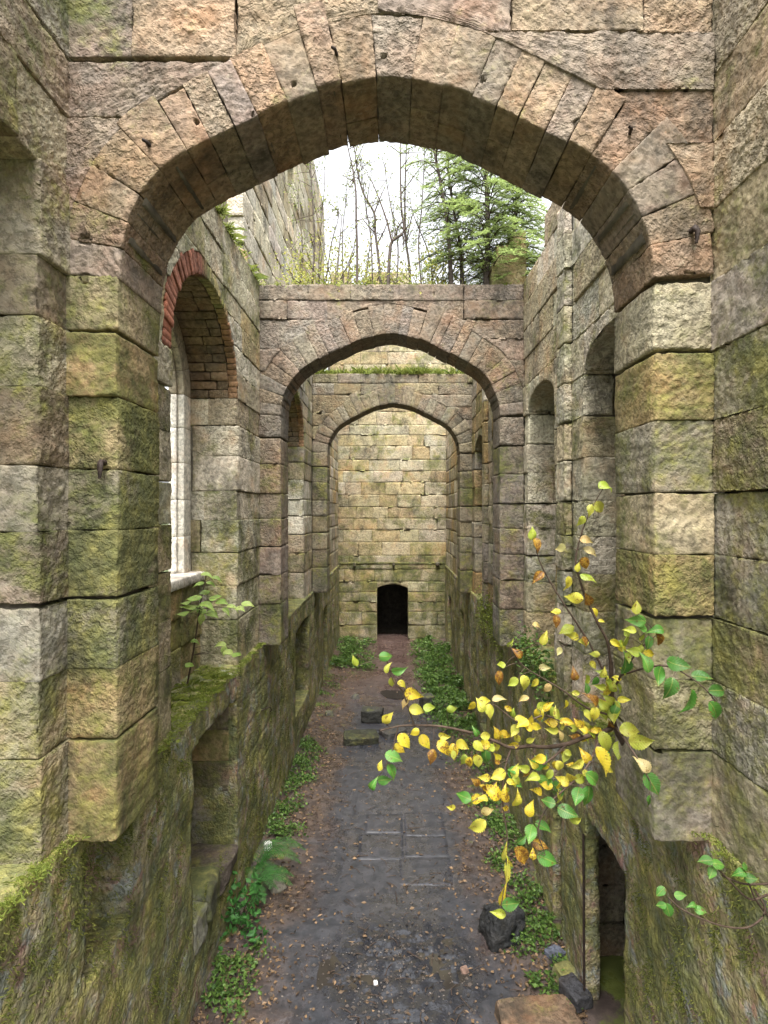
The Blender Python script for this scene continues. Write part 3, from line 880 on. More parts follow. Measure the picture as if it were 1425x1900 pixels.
# ------------------------------------------------------------------ lower storey walls (rubble and old plaster)
us = np.concatenate([steps(1.2, 2.6, .2)[:-1], steps(2.6, 8.5, .03)[:-1], steps(8.5, 14, .055)[:-1], steps(14, END, .09)])
vs = steps(-5.15, -2.0, .028)
ws = np.array([-2.6, -2.2, -1.5, -1.0, -.8, -.62, -.5, -.4, -.3, -.22, -.15, -.09, -.04, 0.0])


def lower(name, fr, ops, label, seed, room=None):
    def mask(u, v, w):
        m = np.ones(u.shape, bool)
        if room: m &= ~((u > room[0]) & (u < room[1]) & (v > -5.3) & (v < -2.75) & (w < -.16) & (w > -2.2))
        for (a, b, lo, hi, dp) in ops:
            c = .5 * (a + b); h = .5 * (b - a)
            top = hi - (.05 if dp != 1.35 else .0) * ((u - c) / h) ** 2
            m &= ~((u > a) & (u < b) & (v > lo) & (v < top) & (w > -dp))
        return m
    t = solid(name, None, fr, us, vs, ws, mask, M['rubble'], .036, 2.2, 0, None, .42, seed=seed)
    tag(t, label, 'wall', None, 'thing')
    return t


lw_left = lower('lower_wall', wall_left(-1.96), [(3.56, 4.2, -3.05, -2.12, .35), (5.45, 7.0, -4.35, -2.32, 2.0), (11.26, 13.0, -4.2, -2.42, 2.0), (15.8, 16.7, -5.3, -2.8, 1.2)],
                'mossy rough lower wall on the left with broken openings', 1)
lw_right = lower('lower_wall', wall_right(1.95), [(4.66, 5.61, -5.3, -3.05, 1.35), (6.42, 6.74, -5.3, -2.55, .5), (11.5, 12.3, -4.7, -2.75, .6), (15.1, 15.9, -5.3, -2.8, 1.0), (18.4, 19.5, -5.3, -2.9, 1.0)],
                 'mossy rough lower wall on the right with a dark doorway', 2, (4.3, 6.22))
# courses of the far reveal inside the right doorway, stone colour darkened to add shade
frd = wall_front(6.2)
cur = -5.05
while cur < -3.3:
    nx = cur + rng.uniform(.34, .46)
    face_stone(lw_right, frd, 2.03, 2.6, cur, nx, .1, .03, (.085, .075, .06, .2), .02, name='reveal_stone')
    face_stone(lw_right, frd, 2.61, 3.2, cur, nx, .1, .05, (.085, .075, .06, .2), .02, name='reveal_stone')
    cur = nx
b = Bag(); b.tube(np.array([[1.935, 5.6, .1], [1.935, 5.61, .9], [1.93, 5.61, 1.78]]), .012, 5); b.build('iron_pipe', M['iron'], lw_right)
# stones left of the far reveal in the left lower opening
frd = wall_front(7.02)
cur = -4.35
while cur < -2.5:
    nx = min(-2.35, cur + rng.uniform(.36, .48))
    face_stone(lw_left, frd, -2.55, -2.06, cur, nx, .1, .035, palette([DARK, OCHRE, GREY], .6)(0, 0), .02, name='reveal_stone')
    face_stone(lw_left, frd, -3.1, -2.56, cur, nx, .1, .05, palette([DARK, OCHRE, GREY], .6)(0, 0), .02, name='reveal_stone')
    cur = nx


def rock(name, c, size, label, cat, color, seed, rot=0.0, n=12, mat=None, amp=.18, group=None, flat=False):
    """a boulder or slab: a rounded lattice box, roughened"""
    l = [lat(1, .12, 1 / n)] * 3
    ls = l[0]; ijk, faces = topo(len(ls), len(ls), len(ls))
    q = np.stack([ls[ijk[:, k]] for k in range(3)], -1)
    cc = np.clip(q, .1, .9); d = q - cc; q = cc + d / (np.linalg.norm(d, axis=1)[:, None] + 1e-9) * .1
    P = (q - [.5, .5, 0]) * np.array(size)
    nv = np.stack([fbm(P * 3.1 / max(size) + seed * 3.1 + k * 9, 3, seed + k) for k in range(3)], -1)
    P = P + nv * np.array(size) * amp + .05 * min(size) * np.stack([fbm(P * 16 / max(size) + k, 2, seed + k + 7) for k in range(3)], -1)
    if not flat: P[:, :2] *= (1.1 - .32 * np.clip(P[:, 2:3] / size[2], 0, 1))
    ca, sa = math.cos(rot), math.sin(rot)
    P = np.stack([P[:, 0] * ca - P[:, 1] * sa, P[:, 0] * sa + P[:, 1] * ca, P[:, 2]], -1) + np.array(c)
    Fq = np.concatenate(faces)
    uv = P[Fq.ravel()][:, :2]
    o = mk(name, P, Fq, mat or M['rock'], None, uv, True, color)
    return tag(o, label, cat, group)


rock('stone_slab', (-2.36, 6.62, EYE - 4.38), (.85, .75, .2), 'dirt covered slab at the back of the left doorway', 'slab', (.10, .08, .065, .2), 3, 0, flat=True, amp=.05)
rock('stone_slab', (-2.2, 6.05, EYE - 4.36), (.55, .5, .34), 'loose grey green slab stepping down in the left doorway', 'slab', (.16, .16, .12, .6), 5, .08, flat=True, amp=.06)
rock('stone_slab', (-2.18, 5.64, EYE - 4.4), (.5, .33, .34), 'lowest grey slab at the near edge of the left doorway', 'slab', (.17, .165, .13, .5), 8, -.06, flat=True, amp=.06)

# ------------------------------------------------------------------ end wall with the dark door
t = thing('end_wall', (0, END, 0), 'pale ochre end wall with a small dark arched door', 'wall')
fr = wall_front(END)
lev = [-5.1]
while lev[-1] < 10: lev.append(lev[-1] + rng.choice([.36, .42, .46, .5]))
k = int(np.argmin([abs(v + 2.62) for v in lev])); lev[k] = -2.62
opw = {round(v, 2): (.02 if rng.random() < .15 else .003) for v in lev}
opw[-2.62] = .004
colE = palette([(.38, .33, .21), (.44, .39, .28), (.42, .34, .19), (.40, .35, .24), (.36, .28, .16)], lambda u, v: .68 if v < -1.7 else .46, .09)
ragged = lambda v: rng.uniform(-.4, .4)
def spans(v0, v1):
    a, b_ = -2.3, 2.35
    if v1 <= -2.6: return [(a, -.57, False, True), (.58, b_, True, False)]
    if v0 > 8.75: return []
    if v0 > 8.2: return [(a, -1.55 + rng.uniform(-.1, .1), False, False), (-.85, .6 + rng.uniform(-.3, .5), True, False)]
    return [(a, b_, False, False)]
lay(t, fr, lev, opw, spans, .2, lambda y: .06, colE, lens=(.55, 1.2), quoin=(.4, .55), thick=.6, tool=0, jog=.01)
solid('rubble_core', t, fr, steps(-2.4, 2.4, .1), steps(-5.15, 8.3, .1), np.array([-.7, -.4, -.07]), lambda u, v, w: ~((np.abs(u) < .66) & (v < -2.6)), M['core'])
vb = lambda u: -2.86 + .13 * (1 - (u / .575) ** 2)
face_stone(t, fr, -.575, .585, vb, -2.625, .4, .04, (.3, .25, .15, .5), .0, name='door_head', tool=0, spr=.06)
# the dark room behind the door
solid('dark_room', t, fr, np.array([-1.6, -1.4, 1.4, 1.6]), np.array([-5.15, -5.02, -2.4, -2.2]), np.array([-4.2, -4.0, -.72]), lambda u, v, w: ~((np.abs(u) < 1.4) & (v > -5.02) & (v < -2.4) & (w > -4.0)), M['core'])
for (a, b_) in ((-1.45, -1.35), (.0, .1), (1.6, 1.75)):
    face_stone(t, fr, a, b_, -2.05, -1.9, .1, .05, (.05, .045, .04, .4), .1, name='dark_hole_block', tool=0, spr=.05)  # dark coloured blocks stand in for small shaded holes
face_stone(t, fr, -1.95, 1.95, -1.98, -1.9, .2, .06, (.3, .27, .16, .9), .02, name='string_course', tool=0, spr=.05)

# ------------------------------------------------------------------ tall ruined wall rising on the left, set back
t = thing('ruined_wall', (-2.8, 12, EYE + 3.4), 'tall pale ruined wall rising behind the saplings on the left', 'wall')
fr = wall_left(-2.38)
lev = [3.4]
while lev[-1] < 10.6: lev.append(lev[-1] + rng.choice([.36, .42, .48]))
k = int(np.argmin([abs(v - 7.2) for v in lev])); lev[k] = 7.2
k2 = int(np.argmin([abs(v - 8.4) for v in lev])); lev[k2] = 8.4
opw = {round(v, 2): (.035 if rng.random() < .4 else .008) for v in lev}
colU = palette([PALE, (.56, .52, .44), (.5, .46, .38), BUFF], .16)  # paled stone colours stand in for haze and glare
def spans(v0, v1):
    s0 = 8.8 + .25 * rng.random() + (.25 * (v0 - 6) if v0 > 6 else 0)
    if 7.19 <= v0 < 8.39: return [(s0, 12.7, False, True), (13.5, 19.5, True, True)]
    if 5.3 <= v0 < 6.7 and True: return [(s0, 14.2, False, True), (14.9, 19.5, True, True)]
    return [(s0, 19.5, False, True)]
lay(t, fr, lev, opw, spans, .25, lambda y: .06, colU, lens=(.65, 1.3), quoin=(.4, .6), thick=.6, tool=0, jog=.018)
solid('rubble_core', t, fr, steps(10.2, 19.4, .12), steps(3.4, 10.5, .12), np.array([-.6, -.3, -.08]),
      lambda u, v, w: ~((u > 12.6) & (u < 13.6) & (v > 7.1) & (v < 8.45)) & ~((u > 14.1) & (u < 15) & (v > 5.2) & (v < 6.8)), M['core'])
solid('rubble_core', t, fr, steps(9.3, 10.2, .12), steps(3.4, 7.5, .12), np.array([-.6, -.3, -.08]), lambda u, v, w: u > 0, M['core'])
# broken stump of masonry right of the conifer
t = thing('wall_stump', (1.9, 8.6, EYE + 3.43), 'broken stub of yellowish masonry beside the conifer', 'wall')
fr = wall_front(8.5)
for (a, b_, v0, v1) in ((1.52, 2.06, 3.44, 3.78), (1.60, 2.06, 3.783, 4.08), (1.84, 2.06, 4.083, 4.3)):
    face_stone(t, fr, a, b_, v0, v1, .45, .035, (.34, .28, .15, .4), rng.uniform(-.03, .02), name='stone', tool=0, spr=.05, amp=1.0)
# rubble lying on the left wall head
for i, (yy, sx, sz, lb) in enumerate(((6.6, .5, .28, 'biggest mossy loose block on the left wall head'), (7.3, .4, .22, 'middle loose block on the left wall head among grass'),
                                      (8.0, .42, .3, 'loose reddish block on the left wall head nearest the middle arch'))):
    rock('loose_block', (-2.3, yy, EYE + 3.43), (.42, sx, sz), lb, 'stone', [(.28, .25, .17, .8), (.3, .27, .2, .5), (.34, .22, .14, .3)][i], 20 + i, .2 * i, amp=.08)

# ------------------------------------------------------------------ rocks and slabs on the path
def on(x, y): 
    a, b_ = on_floor(x, y); return a, b_, float(floor_z(a, b_)) - .02


MOSSY = (.04, .042, .03, .22)
rock('stone_slab', (-.70, 12.2, -.01), (.75, .5, .17), 'flat mossy slab lying across the path, nearest of the group', 'slab', MOSSY, 31, .15, flat=True, amp=.06)
rock('stone_block', (-.48, 13.35, 0), (.52, .34, .3), 'upright mossy block behind the flat slab on the path', 'block', (.045, .045, .04, .15), 32, -.1, flat=True, amp=.05)
rock('stone_slab', (.02, 12.55, -.01), (.55, .42, .13), 'small dark tilted slab right of the flat mossy slab', 'slab', (.06, .058, .055, .2), 33, .6, flat=True, amp=.07)
rock('stone_block', (.88, 14.1, 0), (.32, .3, .38), 'dark block standing alone right of the slabs', 'block', (.045, .045, .04, .3), 34, .3, flat=True, amp=.06)
rock('stone', (-1.55, 13.6, .0), (.22, .18, .14), 'small dark stone left of the mossy slabs', 'stone', (.1, .095, .085, .4), 35, .3)
rock('stone', (-1.0, 14.9, .0), (.2, .16, .12), 'small stone behind the upright mossy block', 'stone', (.1, .095, .085, .4), 36, .9)
x, y, z = on(938, 1752); rock('boulder', (x, y + .12, z), (.46, .36, .36), 'big dark boulder on the path under the yellow leaves', 'boulder', (.028, .029, .03, .05), 41, .3, n=16)
x, y, z = on(1030, 1783); rock('slate', (x, y, z + .0), (.2, .16, .05), 'small blue grey slate leaning by the right wall', 'slate', (.09, .10, .13, 0), 42, .5, flat=True, amp=.04)
x, y, z = on(1050, 1825); rock('stone', (x, y, z), (.24, .2, .13), 'pale green stone beside the slate near the right wall', 'stone', (.22, .22, .16, .6), 43, .2)
x, y, z = on(995, 1890); rock('stone_slab', (x, y - .08, z - .02), (.8, .42, .16), 'broad brown slab at the bottom edge of the picture', 'slab', (.17, .115, .075, .15), 44, .1, flat=True, amp=.05, n=16)
x, y, z = on(1095, 1885); rock('slate', (x - .12, y + .1, z), (.2, .3, .14), 'dark slate wedged beside the bottom slab', 'slate', (.05, .05, .055, .1), 45, .4, flat=True, amp=.08)
x, y, z = on(513, 1652); rock('stone', (x, y, z), (.2, .16, .12), 'pale flat stone under the left ferns', 'stone', (.22, .2, .16, 0), 46, .8)
x, y, z = on(487, 1590); rock('stone', (x + .08, y, z + .02), (.11, .10, .1), 'white rounded stone among the left ferns', 'stone', (.75, .74, .72, 0), 47, .2)
x, y, z = on(862, 1800); rock('stone', (x, y, z), (.09, .08, .06), 'small brown stone on the wet path', 'stone', (.2, .13, .1, 0), 48, .2, n=6)
x, y, z = on(697, 1823); rock('pebble', (x, y, z + .012), (.045, .045, .03), 'tiny white pebble on the wet path', 'pebble', (.8, .8, .8, 0), 49, .2, n=5)

# iron pegs left in the near arch
for i, (a, b_, lb) in enumerate(((275, 268, 'iron peg in the left haunch of the near arch'), (1168, 245, 'iron peg in the right haunch of the near arch'),
                                 (1285, 430, 'thick iron hook at the right springing of the near arch'), (192, 862, 'iron hook on the left pier of the near arch'),
                                 (622, 98, 'iron peg left of the crown of the near arch'))):
    p = pix(a, b_, A1 - .01); bg = Bag()
    if i in (2, 3):
        bg.tube([p + [0, .08, .02], p + [0, -.03, .01], p + [.005, -.05, -.02], p + [0, -.045, -.09]], [.014, .02, .018, .008], 6)
    else:
        bg.tube([p + [.02, .08, 0], p + [.0, -.03, .0], p + [-.02, -.04, .004]], [.011, .011, .009], 5)
    tag(bg.build('iron_peg', M['iron']), lb, 'iron peg', 'iron pegs in the near arch')
# bent wire on the left lower wall
bg = Bag(); bg.tube(curve_pts([(-1.98, 8.3, 2.05), (-1.86, 8.35, 2.1), (-1.84, 8.45, 2.02), (-1.87, 8.5, 1.98)], 6), .008, 5)
tag(bg.build('bent_wire', M['iron']), 'short bent iron hook on the left lower wall', 'hook')

# ------------------------------------------------------------------ trees, shrubs and grass on the wall heads
nrs = np.random.RandomState(5)


def quads_from(C, D, S, ln, wd):
    """little leaves: base C, direction D, side S, length ln, width wd -> diamond quads"""
    D = D / (np.linalg.norm(D, axis=1)[:, None] + 1e-9); S = np.cross(D, np.cross(S, D)); S = S / (np.linalg.norm(S, axis=1)[:, None] + 1e-9)
    ln = np.asarray(ln)[:, None]; wd = np.asarray(wd)[:, None]
    N = np.cross(D, S)
    V = np.stack([C, C + D * ln * .45 + S * wd * .5 + N * wd * .15, C + D * ln, C + D * ln * .45 - S * wd * .5 + N * wd * .15], 1).reshape(-1, 3)
    return V, np.arange(len(V)).reshape(-1, 4)


def rnd_dirs(n, up=0.0):
    d = nrs.normal(size=(n, 3)); d[:, 2] += up; return d / np.linalg.norm(d, axis=1)[:, None]


def conifer(base, h, spread, nb, label, lean=(0, 0), start=.12, dens=1.0):
    t = thing('conifer_tree', base, label, 'tree', 'conifers on the middle arch')
    base = np.array(base, float)
    tr = curve_pts([base + [0, 0, -.05], base + [lean[0] * .2 + .02, lean[1] * .2, h * .3], base + [lean[0] * .6 - .02, lean[1] * .6, h * .65], base + [lean[0], lean[1], h]], 8)
    b = Bag(); b.tube(tr, [.06 * spread, .04 * spread, .026 * spread, .006], 8)
    for k in range(5):      # root flare
        a = k * 1.26 + .3; b.tube(curve_pts([base + [0, 0, .12], base + [.08 * math.cos(a), .06 * math.sin(a), .03], base + [.2 * math.cos(a), .12 * math.sin(a), -.03]], 4), [.04, .025, .01], 5)
    b.build('trunk', M['bark'], t)
    lb = Bag(); C = []; D = []; S = []; LN = []; WD = []
    for i in range(nb):
        f = start + (1 - start) * (i + rng.random()) / nb
        p0 = tr[int(f * (len(tr) - 1))]; a = i * 2.4 + rng.uniform(-.4, .4)
        l = spread * (1 - f) ** .55 * rng.uniform(.6, 1.15) + .12
        d = np.array([math.cos(a), math.sin(a), 0])
        P = curve_pts([p0, p0 + d * l * .4 + [0, 0, .10 * l + .05], p0 + d * l * .75 + [0, 0, .06 * l], p0 + d * l + [0, 0, -.10 * l]], 5)
        lb.tube(P, [.011, .007, .003], 4)
        n = int(l / .045 * dens)
        side = np.cross(d, [0, 0, 1.0])
        for k in range(n):
            g = .22 + .78 * k / max(1, n - 1); q = P[min(len(P) - 1, int(g * (len(P) - 1)))]
            for sg in (-1, 1):
                if rng.random() < .2: continue
                tl = (.06 + .16 * math.sin(min(1, (1 - g) * 1.3 + .15) * 1.6)) * rng.uniform(.6, 1.2)
                td = d * .75 + side * sg * rng.uniform(.5, 1) + np.array([0, 0, rng.uniform(-.35, .15)])
                td /= np.linalg.norm(td)
                m = max(2, int(tl / .028))
                for j in range(m):
                    c = q + td * tl * j / m + [0, 0, -.02 * (j / m) ** 2]
                    for s2 in (-1, 1):
                        C.append(c); sd = np.cross(td, [0, 0, 1.0]); D.append(td + sd * s2 * .55 + nrs.normal(0, .15, 3)); S.append(sd + nrs.normal(0, .3, 3)); LN.append(rng.uniform(.03, .055)); WD.append(rng.uniform(.010, .017))
    lb.build('branch', M['twig'], t)
    V, Q = quads_from(np.array(C), np.array(D), np.array(S), LN, WD)
    mk('crown', V, Q, M['conifer'], t, None, False)
    return t


ZT = A2 + .3
TOP = EYE + 3.43
def onarch(x, dz=0.0): return ((x - CX) / F * (ZT + dz), ZT + dz, TOP)
conifer(onarch(902, .02), 3.3, 1.05, 120, 'largest conifer with thick dark trunk on the middle arch', (.05, .1), .1)
conifer(onarch(858, .12), 2.5, .7, 60, 'smaller conifer left of the largest one on the middle arch', (-.25, .1), .2, .8)
conifer(onarch(838, -.02), 3.6, .7, 36, 'slender leaning conifer with the barest trunk on the middle arch', (-.45, 0), .3, .7)
conifer(onarch(948, .15), 1.9, .85, 95, 'bushy low conifer at the right end of the middle arch', (.15, .1), .05)


def zc(x, y): return 400 + x / 2.192, 250 + y / 2.192


M['sap_leaf'] = leaf_material('sapling_leaf', (.16, .22, .06), (.34, .36, .12), .5)


def sapling(P, r, dz, label, nt=20, leaves=110, forks=(), ext=.7, leafmat='sap_leaf'):
    pts = [pix(*zc(*p), ZT + dz) for p in P]
    pts[0][2] = TOP - .03
    d = pts[-1] - pts[-2]; d /= np.linalg.norm(d)
    if ext: pts.append(pts[-1] + d * ext + [0, 0, .1])
    C_ = curve_pts(pts, 6)
    t = thing('sapling', tuple(pts[0]), label, 'sapling', 'saplings on the middle arch')
    b = Bag(); b.tube(C_, [r, r * .8, r * .55, .004], 6); b.build('trunk', M['bark'], t)
    C = []
    def twig(p, dr, l):
        tw = Bag()
        q = curve_pts([p, p + dr * l * .5 + [0, 0, .02], p + dr * l + [0, 0, .08 * l]], 4); tw.tube(q, [r * .35, .003], 4); tw.build('branch', M['twig'], t)
        for _ in range(leaves // max(1, nt) + 1): C.append(q[rng.randrange(2, len(q))] + nrs.normal(0, .03, 3))
    for f in forks:
        q = curve_pts([pix(*zc(*p), ZT + dz + .03 * k) for k, p in enumerate(f)], 5); tw = Bag(); tw.tube(q, [r * .6, .004], 5); tw.build('branch', M['twig'], t)
        for _ in range(6): C.append(q[rng.randrange(3, len(q))] + nrs.normal(0, .04, 3))
    for k in range(nt):
        i = rng.randrange(len(C_) // 4, len(C_)); dr = rnd_dirs(1, .5)[0]; dr[1] *= .6
        twig(C_[i], dr, rng.uniform(.12, .45))
    C = np.array(C); n = len(C)
    V, Q = quads_from(C, rnd_dirs(n, -.4), rnd_dirs(n), nrs.uniform(.025, .05, n), nrs.uniform(.015, .03, n))
    mk('leaves', V, Q, M[leafmat], t, None, False)


sapling([(575, 585), (576, 480), (572, 350), (570, 230), (556, 130), (540, 60)], .021, -.1, 'straight reddish sapling stem left of the arch crown')
sapling([(675, 575), (662, 500), (650, 400), (645, 320), (602, 240), (577, 150), (565, 60)], .022, .05, 'sapling that forks at mid height, left of centre',
        26, 160, [[(645, 320), (668, 260), (692, 205)], [(650, 400), (620, 370), (590, 330)], [(655, 450), (690, 380), (705, 330)]])
sapling([(700, 575), (708, 490), (718, 435), (760, 402), (766, 370), (756, 300), (752, 180), (752, 50)], .028, -.05, 'crooked sapling whose trunk bends sharply like an elbow', 24, 150, [[(718, 435), (690, 330), (640, 200), (615, 160)]])
sapling([(797, 585), (786, 520), (775, 440), (770, 330), (771, 200), (776, 50)], .022, .1, 'slim upright sapling just right of the crooked one', 22, 130, [[(775, 440), (800, 330), (830, 290)]])
sapling([(490, 600), (500, 500), (511, 365)], .013, -.15, 'short thin dark sapling at the front edge left of centre', 5, 24, ext=.05)
sapling([(390, 570), (402, 450), (396, 300), (385, 120)], .018, .15, 'leftmost tall sapling against the pale ruined wall', 22, 220)
sapling([(440, 580), (470, 450), (496, 355)], .012, .1, 'slanting thin sapling near the left end of the arch', 8, 90, ext=.1)
sapling([(605, 580), (624, 480), (641, 395)], .010, .15, 'hair thin sapling slanting right behind the reddish stem', 5, 24, ext=.1)
sapling([(530, 582), (548, 515), (566, 478)], .014, .0, 'very short stub of a sapling left of the reddish stem', 3, 8, ext=0)
sapling([(885, 575), (872, 500), (822, 370), (800, 310)], .012, .05, 'thin sapling leaning left in front of the conifers', 8, 50, ext=.1)


for k, (P, lb) in enumerate((([(345, 575), (352, 450), (340, 330)], 'thin wiry sapling nearest the ruined wall'), ([(415, 575), (425, 420), (440, 250), (445, 120)], 'tall wand between the two leftmost saplings'),
                             ([(520, 585), (516, 420), (528, 280)], 'bare wand left of the straight reddish stem'), ([(640, 575), (632, 430), (612, 300), (600, 200)], 'thin wand leaning left beside the forked sapling'),
                             ([(735, 580), (742, 460), (720, 330), (700, 220)], 'whip thin stem crossing behind the crooked sapling'), ([(840, 580), (826, 450), (838, 300), (846, 160)], 'upright wand between slim sapling and leaning conifer'))):
    sapling(P, .009 + .001 * k, .2 - .05 * k, lb, 16, 110, ext=.3)


def shrub(name, c, r, n, mat, label, cat, leaf=(.03, .055), stems=9, group=None, squash=1.0):
    t = thing(name, c, label, cat, group); c = np.array(c, float)
    b = Bag(); C = []
    for k in range(stems):
        d = rnd_dirs(1, 1.1)[0]; l = r * rng.uniform(.7, 1.5); d[2] = abs(d[2]) * squash
        P = curve_pts([c + [0, 0, -.03], c + d * l * .5 + nrs.normal(0, .03, 3), c + d * l + [0, 0, -.05 * l]], 6)
        b.tube(P, [.008, .003], 4)
        m = n // stems
        ii = nrs.randint(len(P) // 3, len(P), m)
        C.append(P[ii] + nrs.normal(0, r * .13, (m, 3)))
    b.build('stems', M['twig'], t)
    C = np.concatenate(C); m = len(C)
    V, Q = quads_from(C, rnd_dirs(m, .1), rnd_dirs(m), nrs.uniform(*leaf, m), nrs.uniform(leaf[0] * .55, leaf[1] * .6, m))
    mk('foliage', V, Q, M[mat], t, None, False)
    return t


for (x, dz, r, n, lb) in ((590, .2, .7, 900, 'yellow green shrub beside the ruined wall at the left end of the arch'), (622, .22, .95, 1100, 'tallest yellow autumn shrub behind the reddish sapling'),
                          (690, .25, .55, 500, 'low yellow shrub at the foot of the forked sapling'), (790, .22, .8, 900, 'yellow green shrub between slim sapling and conifers'),
                          (820, .26, .85, 900, 'leafy yellow shrub at the foot of the leaning conifer'), (970, .28, .6, 600, 'green yellow shrub at the right end behind the conifer')):
    shrub('autumn_shrub', onarch(x, dz), r, n, 'yellow_shrub', lb, 'shrub', (.035, .07), 14, group='shrubs on the middle arch')


def grass(name, label, boxes, mat='grass', cat='grass', hgt=(.03, .09), w=.006, droop=.5):
    """tufted grass: boxes of (x0,x1,y0,y1,z,n)"""
    Vs = []
    for (x0, x1, y0, y1, z, n) in boxes:
        nc = max(3, n // 28); cx = nrs.uniform(x0, x1, nc); cy = nrs.uniform(y0, y1, nc); ch = nrs.uniform(.5, 1.25, nc)
        k = nrs.randint(0, nc, n)
        B = np.stack([cx[k] + nrs.normal(0, .03, n), cy[k] + nrs.normal(0, .03, n), np.full(n, z)], -1)
        d = nrs.normal(0, droop, (n, 3)); d[:, 2] = 1; h = nrs.uniform(*hgt, n) * ch[k]
        s = np.cross(d, nrs.normal(size=(n, 3))); s /= np.linalg.norm(s, axis=1)[:, None]
        tip = B + d * h[:, None]; tip[:, 2] -= .3 * h * np.linalg.norm(d[:, :2], axis=1)
        mid = B + d * h[:, None] * .55
        Vs.append(np.stack([B - s * w, B + s * w, mid + s * w * .8, tip], 1).reshape(-1, 3))
    V = np.concatenate(Vs); Q = np.arange(len(V)).reshape(-1, 4)
    o = mk(name, V, Q, M[mat], None, None, False)
    return tag(o, label, cat, None, 'stuff')


grass('grass', 'short mossy grass along the front edge of the middle arch', [(-2.0, -.3, A2 + .02, A2 + .3, TOP - .02, 3200), (-.3, 1.9, A2 + .03, A2 + .45, TOP - .02, 2400), (-2, 1.9, A2 + .25, A2 + .6, TOP - .02, 1500)])
grass('grass', 'thick pale grass on top of the farthest arch', [(-1.95, 1.95, A3 + .0, A3 + .55, TOP - .02, 4200)], hgt=(.08, .28), w=.009)
grass('grass', 'green grass hanging over the left wall head', [(-2.25, -1.97, 5.0, 7.4, EYE + 3.42, 2600), (-2.3, -2.0, 7.4, 8.4, EYE + 3.42, 900)], hgt=(.02, .08), w=.004, droop=1.2)
grass('grass', 'small tufts of grass on the left window ledge', [(-2.45, -2.0, 5.2, 7.1, EYE - 2.02, 1100)], hgt=(.03, .1), droop=.7)

grass('moss', 'soft moss fringe along the left ledge', [(-2.0, -1.93, 2.6, 8.4, EYE - 2.0, 5000), (-2.4, -1.98, 5.2, 7.1, EYE - 2.0, 2500)], hgt=(.008, .03), w=.003, droop=1.0, cat='moss')
grass('moss', 'soft moss fringe along the right ledge', [(1.9, 1.99, 2.6, 8.4, EYE - 2.0, 3500)], hgt=(.008, .028), w=.003, droop=1.0, cat='moss')

def wall_moss(x, sgn, label, n, boxes):
    """cushions of moss standing off a side wall"""
    Vs = []
    for (y0, y1, z0, z1, share) in boxes:
        m = int(n * share); nc = max(4, m // 60); cy = nrs.uniform(y0, y1, nc); cz = nrs.uniform(z0, z1, nc); cr = nrs.uniform(.02, .11, nc)
        k = nrs.randint(0, nc, m); a = nrs.normal(0, 1, (m, 2)) * cr[k][:, None]
        B = np.stack([np.full(m, x), cy[k] + a[:, 0] * .8, cz[k] + a[:, 1] * 1.5], -1)
        d = nrs.normal(0, .7, (m, 3)); d[:, 0] = sgn; d[:, 2] -= .3
        h = nrs.uniform(.010, .026, m); sd = np.cross(d, nrs.normal(size=(m, 3))); sd /= np.linalg.norm(sd, axis=1)[:, None]
        Vs.append(np.stack([B - sd * .004, B + sd * .004, B + d * h[:, None] * .6 + sd * .003, B + d * h[:, None]], 1).reshape(-1, 3))
    V = np.concatenate(Vs)
    return tag(mk('moss', V, np.arange(len(V)).reshape(-1, 4), M['moss'], None, None, False), label, 'moss', None, 'stuff')


M['moss'] = leaf_material('cushion_moss', (.05, .065, .012), (.15, .155, .03), .15, .8)
wall_moss(-1.965, 1, 'cushions of moss on the left lower wall', 16000, [(2.6, 5.4, .3, 3.0, .35), (2.6, 5.4, 2.5, 3.05, .15), (7.1, 11.1, .2, 3.0, .3), (4.2, 9, .1, 1.2, .2)])
wall_moss(1.955, -1, 'cushions of moss on the right lower wall', 14000, [(2.6, 4.6, .3, 3.0, .4), (2.6, 4.6, 2.4, 3.05, .15), (6.8, 11.3, .2, 3.0, .45)])

# ------------------------------------------------------------------ low plants
def leaves_patch(name, label, C, size, mat, kind='stuff', cat='plants', up=.9):
    n = len(C); D = rnd_dirs(n, .1); D[:, 2] *= .4
    V, Q = quads_from(np.asarray(C), D, rnd_dirs(n), nrs.uniform(size[0], size[1], n), nrs.uniform(size[0] * .6, size[1] * .75, n))
    return tag(mk(name, V, Q, M[mat], None, None, False), label, cat, None, kind)


def patch(x0, x1, y0, y1, n, hmax, clump=.25, wall=0):
    nc = max(4, int((x1 - x0) * (y1 - y0) / (clump * clump) * .6)); cx = nrs.uniform(x0, x1, nc); cy = nrs.uniform(y0, y1, nc); ch = nrs.uniform(.25, 1, nc) * hmax
    k = nrs.randint(0, nc, n); r = nrs.normal(0, clump * .5, (n, 2))
    x = np.clip(cx[k] + r[:, 0], -1.93, 1.93); y = cy[k] + r[:, 1]
    rr = np.hypot(r[:, 0], r[:, 1]) / clump
    z = np.array([floor_z(a, b_) for a, b_ in zip(x, y)]) + ch[k] * np.clip(1 - rr * .6, .1, 1) * nrs.uniform(.15, 1, n) ** .6
    return np.stack([x, y, z], -1)


